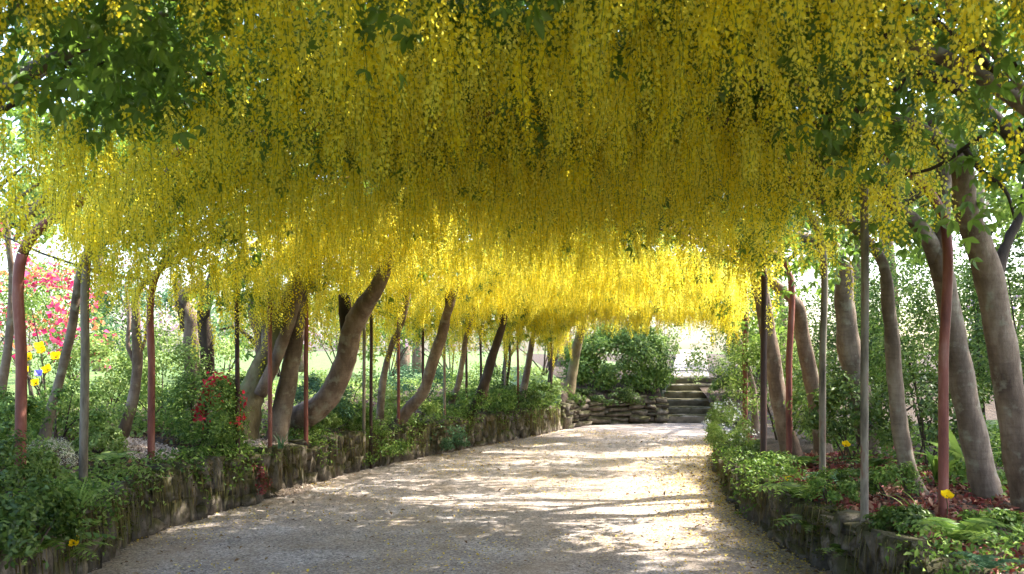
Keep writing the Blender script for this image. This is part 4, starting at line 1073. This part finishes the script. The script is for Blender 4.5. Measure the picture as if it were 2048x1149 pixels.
shrub("maple_shrub", "bronze-red maple rising above the dark bush by the steps", (5.9, 22.8, 0.8), 0.85, 0.7, 1.2, M['leaf_bronze'], 2200, 0.07, 0.4, 60, 0.22)
shrub("ground_cover", "clump of leaves on the rocks at the end of the mossy wall", (1.25, 18.75, 0.25), 0.2, 0.15, 0.24, M['leaf_mid'], 600, 0.05, 0.5, 20, 0.3, cat="plant", stems=2)
shrub("white_flowers", "mass of small white flowers beside the bright red post", on(1452, 850, 15.4), 0.3, 0.35, 0.36, M['leaf_light'], 1400, 0.05, 0.4, 36, 0.28, bloom='bloom_white', nb=42, bsize=0.03, cat="flowers", stems=3)
shrub("white_flowers", "low leafy plant with a few white flowers at the low wall's end", on(1462, 900, 12.3), 0.3, 0.4, 0.24, M['leaf_light'], 1700, 0.045, 0.45, 40, 0.28, bloom='bloom_white', nb=14, bsize=0.025, cat="flowers", stems=3)
shrub("maple_shrub", "little red-brown shrub at the foot of the bright red post", on(1507, 905, 11.4), 0.13, 0.13, 0.12, M['leaf_red'], 320, 0.03, 0.4, 14, 0.3)

# ---- low-wall bank
gR = "dense shrubs behind the low-wall laburnums"
for i, (x, y, d, w, h, mt, n, lab) in enumerate([
    (1560, 850, 13.2, .9, 0.9, 'leaf_light', 3000, "light green shrub seen between the rim-lit trunk and the bright red post"),
    (1650, 850, 12.6, 1.0, 1.15, 'leaf_mid', 3800, "thick shrub behind the slender silver-grey post"),
    (1760, 850, 12.0, 1.0, 1.25, 'leaf_dark', 4200, "dark dense shrub behind the weathered grey-green post"),
    (1860, 850, 11.0, 1.0, 1.3, 'leaf_mid', 4200, "broad mid-green shrub between the slim grey trunk and the deep red post"),
    (1960, 850, 10.2, .9, 1.2, 'leaf_light', 3600, "paler shrub between the two heaviest leaning trunks"),
    (2060, 850, 9.6, .8, 1.2, 'leaf_dark', 3200, "dark shrub beyond the heaviest leaning trunk"),
    (1700, 850, 9.4, .55, .5, 'leaf_dark', 2400, "low dark shrub between thick pale trunk and ferns"),
    (1850, 900, 8.6, .55, .5, 'leaf_dark', 2400, "low dark shrub behind the slim grey flaring trunk"),
    (1640, 870, 11.0, .5, .5, 'leaf_light', 1800, "airy shrub with sun-flecked leaves behind the silver-grey post")]):
    shrub("green_shrub", lab, on(x, y, d), w, w * .75, h, M[mt], n, 0.06, 0.5, 75, 0.22, up=0.8)
for i, (x, y, d, w, h, mt) in enumerate([(1500, 800, 20, 1.3, 1.3, 'leaf_light'), (1620, 800, 19, 1.6, 1.7, 'leaf_mid'), (1750, 800, 18, 1.6, 1.9, 'leaf_light'), (1880, 800, 16.5, 1.5, 1.9, 'leaf_mid'), (2010, 800, 15.5, 1.5, 2.0, 'leaf_light')]):
    shrub("garden_bush", ["pale bush far behind the bright red post", "tall green bush far behind the dull red post", "tall pale bush far behind the weathered grey-green post", "tall green bush far behind the deep red post", "tall pale bush far behind the heaviest leaning trunk"][i], on(x, y, d), w, w * .75, h, M[mt], 2800, 0.085, 0.5, 70, 0.2, group="tall bushes beyond the low-wall bank", up=0.9, cat="bush")
shrub("rhododendron", "pink-flowered bush beyond the heaviest leaning trunk", on(2055, 760, 13.0), 1.0, .7, 1.1, M['leaf_light'], 2200, 0.07, 0.45, 50, 0.24, bloom='bloom_lilac', nb=70, bsize=0.05, cat="rhododendron")
strap_plant("hosta", "big clump of broad arching green leaves between the two heaviest trunks", on(1925, 985, 7.6), 20, 0.52, 0.085, (0.25, 0.95), 'leaf_light')
strap_plant("hosta", "smaller clump of broad leaves beside the deep red post", on(1880, 960, 7.4), 12, 0.4, 0.07, (0.3, 0.95), 'leaf_mid')
strap_plant("hosta", "lone stiff strap leaves leaning out by the slim grey trunk", on(1825, 1020, 6.3), 3, 0.33, 0.03, (0.5, 0.9), 'leaf_light', azr=(2.6, 3.4))
fern("bushy fern on the low wall between silver-grey and dull red posts", wf(1600, 1000, 1, 0.02), 0.36, 11, 'leaf_mid', seed=11)
fern("dark fern hanging down the low wall below the silver-grey post", wf(1625, 1065, 1, 0.12), 0.3, 10, 'leaf_dark', seed=12)
fern("fern at the foot of the slender silver-grey post", on(1670, 985, 7.9), 0.34, 10, 'leaf_blue', seed=13)
fern("fern drooping over the low wall below the deep red post", wf(1915, 1085, 1, 0.1), 0.3, 10, 'leaf_mid', seed=14)
fern("small fern low on the wall under the weathered grey-green post", wf(1690, 1115, 1, 0.12), 0.24, 9, 'leaf_dark', seed=15)
fern("fern under the thick pale trunk", on(1740, 960, 8.6), 0.36, 10, 'leaf_dark', seed=16)
fern("pale fern beside the rim-lit trunk's foot", on(1610, 950, 9.2), 0.3, 9, 'leaf_mid', seed=17)
fern("blue-green fern low at the wall corner under red leaf litter", wf(1975, 1140, 1, 0.12), 0.18, 9, 'leaf_blue', seed=18)
for (x, y, d, lab) in [(1892, 995, 5.9, "yellow poppy right in front of the deep red post"), (1577, 963, 8.3, "small yellow poppy beside the dull red post's foot"), (1691, 892, 8.9, "yellow poppy in the shade before the thick pale trunk")]:
    p = px(x, y, d); poppy(lab, p, bank_at(p.x, p.y), 0.032)
for i, (x, y, d, w) in enumerate([(1540, 985, 8.8, .2), (1500, 945, 10.2, .25), (1790, 1000, 6.9, .22), (1720, 1000, 7.0, .2), (1660, 1030, 6.9, .18), (1480, 930, 11, .2), (1985, 985, 7.2, .25)]):
    shrub("ground_cover", ["dark creeper at the foot of the dark iron post", "green creeper on the low wall between the dark and bright red posts", "green creeper at the slim grey flaring trunk's foot", "dark creeper beside the weathered grey-green post", "green creeper below the slender silver-grey post", "dark creeper on the low wall's far end near the white flowers", "green creeper under the two heaviest trunks"][i], on(x, y, d), w, w, 0.14, M['leaf_dark' if i % 2 else 'leaf_mid'], 700, 0.04, 0.5, 22, 0.3, group="low plants on the low stone wall", cat="plant", stems=2)

# ---- garden beyond the tall-wall bank
gB = "pale garden bushes beyond the tall-wall bank"
for i, (x, d, w, h, mt, bl) in enumerate([(-60, 16, 1.6, 1.5, 'leaf_mid', 'bloom_pink'), (150, 19, 1.8, 1.4, 'leaf_mid', 'bloom_lilac'), (300, 18, 1.5, 1.2, 'leaf_blue', None), (450, 20, 1.6, 1.1, 'leaf_mid', 'bloom_lilac'), (560, 22, 1.8, 1.2, 'leaf_mid', None), (680, 21, 1.5, 1.15, 'leaf_mid', None), (780, 23, 1.7, 1.1, 'leaf_mid', 'bloom_lilac'), (900, 24, 1.8, 1.3, 'leaf_blue', None), (1000, 25, 1.7, 1.4, 'leaf_mid', None), (1090, 26, 1.8, 1.6, 'leaf_mid', None)]):
    p = px(x, 700, d)
    lab = "pale garden bush with lilac-pink blossom beyond the tall-wall bank" if bl == 'bloom_lilac' else ("garden bush with bright pink blossom beyond the thick red post" if bl else ("bluish green garden bush beyond the tall-wall bank" if mt == 'leaf_blue' else ("mid-green garden bush beyond the big curved trunk" if mt == 'leaf_mid' else "pale green garden bush beyond the tall-wall bank")))
    lab = ["pink-blossomed garden bush beyond the slim trunk behind the thick red post", "lilac-blossomed garden bush beyond the slanting grey trunk", "bluish garden bush beyond the straight red post", "lilac-blossomed garden bush beyond the dark slim post", "pale garden bush beyond the gnarled laburnum", "mid-green garden bush beyond the big curved trunk", "lilac-blossomed garden bush beyond the slim grey laburnum", "bluish garden bush beyond the steeply slanting brown trunk", "pale garden bush beyond the dark slanting trunk", "pale tall garden bush beyond the split dark laburnum"][i]
    shrub("garden_bush", lab, (p.x, p.y, 0.85), w, w * .7, h, M[mt], 2200, 0.1, 0.5, 60, 0.22, group=gB, bloom=bl, nb=90 if bl else 0, bsize=0.07, up=0.85, cat="bush")
def garden_tree(label, x, d, h, r, mat, cr, group):
    p = px(x, 700, d); root = empty("garden_tree", (p.x, p.y, 0.8)); tag(root, label, "tree", group)
    pts = [(0, 0, -0.1), (0.05, 0, h * 0.25), (-0.05, 0.05, h * 0.5), (0.05, 0, h * 0.8)]
    mobj("trunk", tube_mesh("trunk", [Vector(q) for q in catmull(pts, 14)], list(np.linspace(r, r * 0.45, 14)), BB, 10, 0.1, x), root)
    items = []
    for k in range(7):
        a = k * 2.4; z = h * random.uniform(0.45, 0.7)
        items.append(([Vector((0, 0, z)), Vector((math.cos(a) * cr * .4, math.sin(a) * cr * .4, z + cr * .25)), Vector((math.cos(a) * cr * .8, math.sin(a) * cr * .8, z + cr * .4))], [r * .4, r * .25, r * .08]))
    mobj("limb", tubes_mesh("limb", items, M['bark_dark'], 6), root)
    Pp, nr, C = clump_points(3600 if d > 18 else 8000, cr, cr, cr * 0.8, 60 if d > 18 else 110, 0.2, -0.8)
    V, Fq, var = leaves_at(Pp + np.array([0, 0, h * 0.8]), nr, 0.2, 0.55, 0.7)
    o = mobj("crown", mesh_np("crown", V, Fq, mat, False, var), root); o["kind"] = "stuff"
gG = "garden trees behind the tall-wall bank"
gl = iter(["pale garden tree beyond the pale weathered post and thin forked trunk", "pale garden tree beyond the thick rust-red post", "pale garden tree beyond the slim grey laburnum", "pale garden tree close behind another, beyond the steeply slanting trunk", "pale garden tree beyond the thin rusty post at the big curved trunk", "pale garden tree beyond the last thick laburnum by the rhododendron"])
for x, d, h, r, cr, mt in [(200, 27, 7, 0.22, 2.6, 'leaf_light'), (-40, 22, 6, 0.2, 2.3, 'leaf_light'), (805, 32, 8, 0.25, 2.4, 'leaf_light'), (835, 33, 8, 0.22, 2.2, 'leaf_light'), (600, 34, 8, 0.26, 2.8, 'leaf_light'), (1120, 30, 6, 0.2, 2.4, 'leaf_light')]:
    garden_tree(next(gl), x, d, h, r, M[mt], cr, gG)
gl = iter(["pale garden tree beyond the rim-lit trunk", "mid-green garden tree beyond the thick pale trunk", "pale garden tree beyond the tall trunk in red leaf litter"])
for x, d, h, r, cr, mt in [(1560, 30, 6, 0.2, 2.4, 'leaf_light'), (1720, 27, 6, 0.22, 2.3, 'leaf_mid'), (1960, 24, 6, 0.2, 2.2, 'leaf_light')]:
    garden_tree(next(gl), x, d, h, r, M[mt], cr, "garden trees behind the low-wall shrubs")

garden_tree("unseen tall garden tree added to shade the foreground of the walk", CX + 6.6 / 5.2 * F, 5.2, 7.6, 0.2, M['leaf_mid'], 2.6, "garden trees behind the low-wall shrubs")  # out of view, added to cast shade on the foreground gravel
garden_tree("unseen tall garden tree added so its crown shades the near walk from the low-wall side", CX + 4.5 / 7.1 * F, 7.1, 8.0, 0.16, M['leaf_mid'], 2.4, "garden trees behind the low-wall shrubs")  # unseen tree, put here so its crown blocks sun from the near walk
for x_, y_, lab in ((10.3, 8.6, "unseen leafy tree well behind the deep red post, added to shade the bank"), (10.6, 12.6, "unseen leafy tree well behind the pink-flowered bush, added to shade the bank"), (11.2, 16.2, "unseen leafy tree well behind the tall pale bushes, added to shade the bank")):  # out-of-view trees added to shade and darken the low-wall bank
    garden_tree(lab, CX + x_ / y_ * F, y_, 8.0, 0.2, M['leaf_mid'], 2.5, "garden trees behind the low-wall shrubs")
garden_tree("broad-crowned garden tree added to shade the foot of the stone steps", CX + 7.6 / 19.2 * F, 19.2, 7.0, 0.2, M['leaf_mid'], 2.6, "garden trees behind the low-wall shrubs")  # added for its shade over the far end of the walk
for i, (x, y, d, w, h, mt, lab) in enumerate([
    (-40, 1000, 6.9, .3, .2, 'leaf_mid', "low leafy plant on the wall top beside the thick red post's foot"),
    (70, 985, 7.0, .16, .12, 'leaf_light', "small pale plant on the wall top right by the thick red post"),
    (205, 930, 8.3, .22, .16, 'leaf_light', "yellowish low plant at the wall edge before the thin forked trunk"),
    (170, 880, 8.8, .4, .28, 'leaf_light', "spreading pale shrub between slanting grey trunk and thin forked trunk"),
    (300, 850, 9.8, .35, .3, 'leaf_mid', "rounded green shrub just behind the straight red post"),
    (440, 920, 9.35, .2, .2, 'leaf_mid', "small shrub on the wall edge beside the dark slim post"),
    (650, 870, 11.75, .2, .14, 'leaf_light', "pale trailing plant on the wall top below the big curved trunk"),
    (705, 860, 12.45, .25, .15, 'leaf_mid', "trailing green plant on the wall edge past the big curved trunk"),
    (-20, 1040, 6.3, .3, .24, 'leaf_dark', "dark leafy plant on top of the tall wall's near end"),
    (2000, 1060, 5.3, .2, .1, 'leaf_mid', "small creeping plant in red leaf litter on the low wall"),
    (1800, 1080, 5.7, .18, .1, 'leaf_dark', "creeping plant on the low wall top by the deep red post")]):
    shrub("green_shrub", lab, on(x, y, d), w, w * .9, h, M[mt], 1300, 0.042, 0.5, 36, 0.3, up=0.7, stems=3)
# ------------------------------------------------------------------ litter
def flat_bits(name, P, size, aspect, mat, tilt=0.25, label=None):
    nrm = np.tile(np.array([0, 0, 1.0]), (len(P), 1))
    V, Fq, var = leaves_at(P, nrm, size, aspect, tilt, 0.3)
    o = mobj(name, mesh_np(name, V, Fq, mat, False, var)); o["kind"] = "stuff"
    if label: o["label"] = label; o["category"] = "litter"
    return o
def on_path(n, bias=0.0):
    s = np.interp(rng.random(n), sl, np.linspace(0, 1, NS)); t = rng.random(n)
    if bias: t = 1 - np.abs(rng.normal(0, bias, n)); 
    p = at_s(LC, s) * (1 - t)[:, None] + at_s(RC, s) * t[:, None]
    z = 0.02 * (1 - (2 * t - 1) ** 2) - 0.02 + 0.006
    P = np.column_stack([p, z + 0.014 * np.array([noise.noise(Vector(((a * 1), b * 0.8, 2))) for a, b in p]) * 0 + 0.008])
    return P[(P[:, 1] > 4.5) & (t > 0.01) & (t < 0.99)]
A = on_path(27000); A = A[nz(A, 0.9, 2.0) + 0.25 > rng.random(len(A)) * 0.7]
B = on_path(14000, 0.11)
Cc = on_path(3500); 
Lp = on_path(9000, 0.10); 
flat_bits("fallen_petals", np.concatenate([A, B]), 0.019, 0.8, M['fallen'], 0.3, "yellow laburnum petals fallen on the gravel walk")
flat_bits("pebbles", on_path(26000), 0.016, 0.9, M['pebble'], 0.3, "loose pebbles on the gravel walk")
flat_bits("dry_leaves", np.concatenate([Cc[::6], B[::14]]), 0.05, 0.45, M['dry'], 0.4, "brown dry leaves scattered on the gravel walk")
def on_bank(n, side, s0, s1, tmax):
    out = []
    for i in range(n):
        s = random.uniform(s0, s1); t = random.random() ** 1.2 * tmax
        C = LC if side < 0 else RC; o = out_left(s) if side < 0 else out_right(s)
        k = int(s * (NS - 1)); p = C[k]
        z = bank_l(s, t) if side < 0 else bank_r(s, t)
        out.append((p[0] + o.x * (t + .06), p[1] + o.y * (t + .06), z + random.uniform(0.0, 0.025)))
    return np.array(out)
flat_bits("leaf_litter", on_bank(8500, 1, 0.2, 0.62, 1.8), 0.055, 0.5, M['litter'], 0.6, "red and brown leaf litter on the low-wall bank")
flat_bits("leaf_litter", on_bank(6500, -1, 0.25, 1.0, 1.4), 0.045, 0.5, M['dry'], 0.6, "brown leaf litter on the tall-wall bank")
def patch_bits(x, y, d, rx, ry, n):
    p = px(x, y, d); out = []
    for i in range(n):
        a = random.uniform(0, 6.28); r_ = math.sqrt(random.random())
        X, Y = p.x + math.cos(a) * r_ * rx, p.y + math.sin(a) * r_ * ry
        out.append((X, Y, bank_at(X, Y) + random.uniform(0.005, 0.03)))
    return np.array(out)
flat_bits("fallen_petals", patch_bits(270, 915, 8.75, 0.38, 0.4, 2600), 0.022, 0.8, M['fallen_pale'], 0.5, "pale pinkish petals drifted on the bank by the straight red post")
flat_bits("fallen_petals", patch_bits(555, 870, 10.15, 0.38, 0.4, 2400), 0.022, 0.8, M['fallen_pale'], 0.5, "pale petals drifted beneath the gnarled laburnum and thin posts")
# moss and tiny leaves growing on the mossy wall's top and face
def wall_moss(n, side, s0, s1, hf, off):
    out = []
    for i in range(n):
        s = random.uniform(s0, s1); k = int(s * (NS - 1)); C = LC if side < 0 else RC
        h = hf(s); z = h * (1 - random.random() ** 2 * 0.9) + 0.02
        v = noise.noise(Vector((C[k][0] * 2.2, C[k][1] * 2.2, z * 3)))
        if v < random.uniform(-0.25, 0.35): continue
        o = out_left(s) if side < 0 else out_right(s)
        q = -0.13 if z < h - 0.03 else random.uniform(-0.14, 0.1)
        out.append((C[k][0] + o.x * (q + random.uniform(-.015, .02)), C[k][1] + o.y * (q + random.uniform(-.015, .02)), z))
    return np.array(out)
M['moss'] = leafmat('moss', [(0.035, 0.045, 0.012), (0.07, 0.085, 0.02), (0.11, 0.12, 0.03)], 0.3, 0.0)
flat_bits("moss", wall_moss(20000, -1, 0.26, 1.0, HL, 0), 0.024, 0.5, M['moss'], 0.9, "moss and tiny ferns clothing the tall dry-stone wall")
flat_bits("moss", wall_moss(9000, 1, 0.22, 0.8, HR, 0), 0.022, 0.5, M['moss'], 0.9, "moss on the low tumbled dry-stone wall")
print("objects", len(bpy.data.objects))

def hanging(n, side, s0, s1, hf):
    Vs, Fs, var = [], [], []
    for i in range(n):
        s = random.uniform(s0, s1); k = int(s * (NS - 1)); C = LC if side < 0 else RC; h = hf(s)
        if noise.noise(Vector((C[k][0] * 1.4, C[k][1] * 1.4, 9.0))) < random.uniform(-0.5, 0.3): continue
        o = out_left(s) if side < 0 else out_right(s); q = -0.145 + random.uniform(-0.03, 0.015)
        L = random.uniform(0.06, 0.75) * h; z = h * random.uniform(0.55, 1.05); w = random.uniform(0.003, 0.009); tx, ty = -o.y, o.x; b = len(Vs)
        x, y = C[k][0] + o.x * q, C[k][1] + o.y * q; bow = random.uniform(-0.03, 0.03)
        for j, f in enumerate((0, 0.5, 1)):
            ww = w * (1 - 0.8 * f); zz = max(z - L * f, 0.01); sh = bow * f * f
            Vs += [(x + tx * (sh - ww) - o.x * 0.02 * f, y + ty * (sh - ww) - o.y * 0.02 * f, zz), (x + tx * (sh + ww) - o.x * 0.02 * f, y + ty * (sh + ww) - o.y * 0.02 * f, zz)]
        Fs += [(b, b + 1, b + 3, b + 2), (b + 2, b + 3, b + 5, b + 4)]; var += [random.random()] * 2
    return np.array(Vs), np.array(Fs), np.array(var)
M['straw'] = leafmat('straw', [(0.06, 0.045, 0.02), (0.12, 0.09, 0.04), (0.10, 0.11, 0.03), (0.2, 0.16, 0.09)], 0.3, 0.0)
for side, s0, s1, hf, n, lab in ((-1, 0.26, 0.98, HL, 2600, "dry grass and rootlets hanging down the tall mossy wall"), (1, 0.22, 0.8, HR, 1500, "dry grass and rootlets hanging down the low wall")):
    V, Fq, var = hanging(n, side, s0, s1, hf)
    o = mobj("hanging_grass", mesh_np("hanging_grass", V, Fq, M['straw'], False, var)); tag(o, lab, "grass", None, "stuff")

DRIFTS = [(px(270, 915, 8.75), 0.42), (px(555, 870, 10.15), 0.42), (px(108, 930, 7.6), 0.3)]      # petal drifts and heather keep clear of it
def on_drift(x, y): return any((x - p.x) ** 2 + (y - p.y) ** 2 < r_ * r_ for p, r_ in DRIFTS)
# creeping green cover on the soil behind both walls
def cover(n, side, s0, s1, t0, t1):
    out = []
    while len(out) < n:
        s = random.uniform(s0, s1); tt = random.uniform(t0, t1); C = LC if side < 0 else RC; k = int(s * (NS - 1)); o = out_left(s) if side < 0 else out_right(s)
        x, y = C[k][0] + o.x * (tt + .06), C[k][1] + o.y * (tt + .06)
        v = noise.noise(Vector((x * 1.1, y * 1.1, 4.0)))
        if v < random.uniform(-0.45, 0.25) or on_drift(x, y): continue
        out.append((x, y, (bank_l(s, tt) if side < 0 else bank_r(s, tt)) + random.uniform(0.01, 0.09 + 0.1 * max(v, 0))))
    return np.array(out)
flat_bits("ground_cover", cover(19000, -1, 0.26, 1.0, 0.12, 4.2), 0.06, 0.55, M['leaf_light'], 0.7, "creeping green leaves covering the tall-wall bank")["category"] = "ground cover"
flat_bits("ground_cover", cover(9000, 1, 0.2, 0.9, 1.0, 4.2), 0.06, 0.55, M['leaf_mid'], 0.7, "creeping green leaves covering the low-wall bank")["category"] = "ground cover"

def spill(n, side, s0, s1, hf, thr, seed):
    out = []
    k0 = 0
    while len(out) < n and k0 < n * 12:
        k0 += 1
        s = random.uniform(s0, s1); C = LC if side < 0 else RC; k = int(s * (NS - 1)); o = out_left(s) if side < 0 else out_right(s); h = hf(s)
        v = noise.noise(Vector((C[k][0] * 1.6 + seed, C[k][1] * 1.6, 2.0)))
        if v < random.uniform(thr - 0.2, thr + 0.3) or on_drift(C[k][0] + o.x * 0.2, C[k][1] + o.y * 0.2): continue
        q = random.uniform(-0.22, 0.3); drop = max(0.0, -q - 0.08) * random.uniform(0, 2.2) * (0.6 + max(v, 0) * 2)
        z = h + random.uniform(0.0, 0.1 + 0.14 * max(v, 0)) - drop
        out.append((C[k][0] + o.x * q, C[k][1] + o.y * q, max(z, 0.03)))
    return np.array(out)
for side, s0, s1, hf, n, mt, thr, sd_, lab in ((-1, 0.26, 1.0, HL, 5600, 'leaf_mid', 0.05, 0.0, "green trailing plants spilling over the tall mossy wall"), (-1, 0.26, 1.0, HL, 4000, 'leaf_light', 0.1, 17.0, "pale trailing plants spilling over the tall mossy wall"), (1, 0.22, 0.86, HR, 2700, 'leaf_mid', 0.12, 31.0, "green trailing plants spilling over the low stone wall")):
    flat_bits("trailing_plants", spill(n, side, s0, s1, hf, thr, sd_), 0.045, 0.45, M[mt], 0.9, lab)["category"] = "plants"
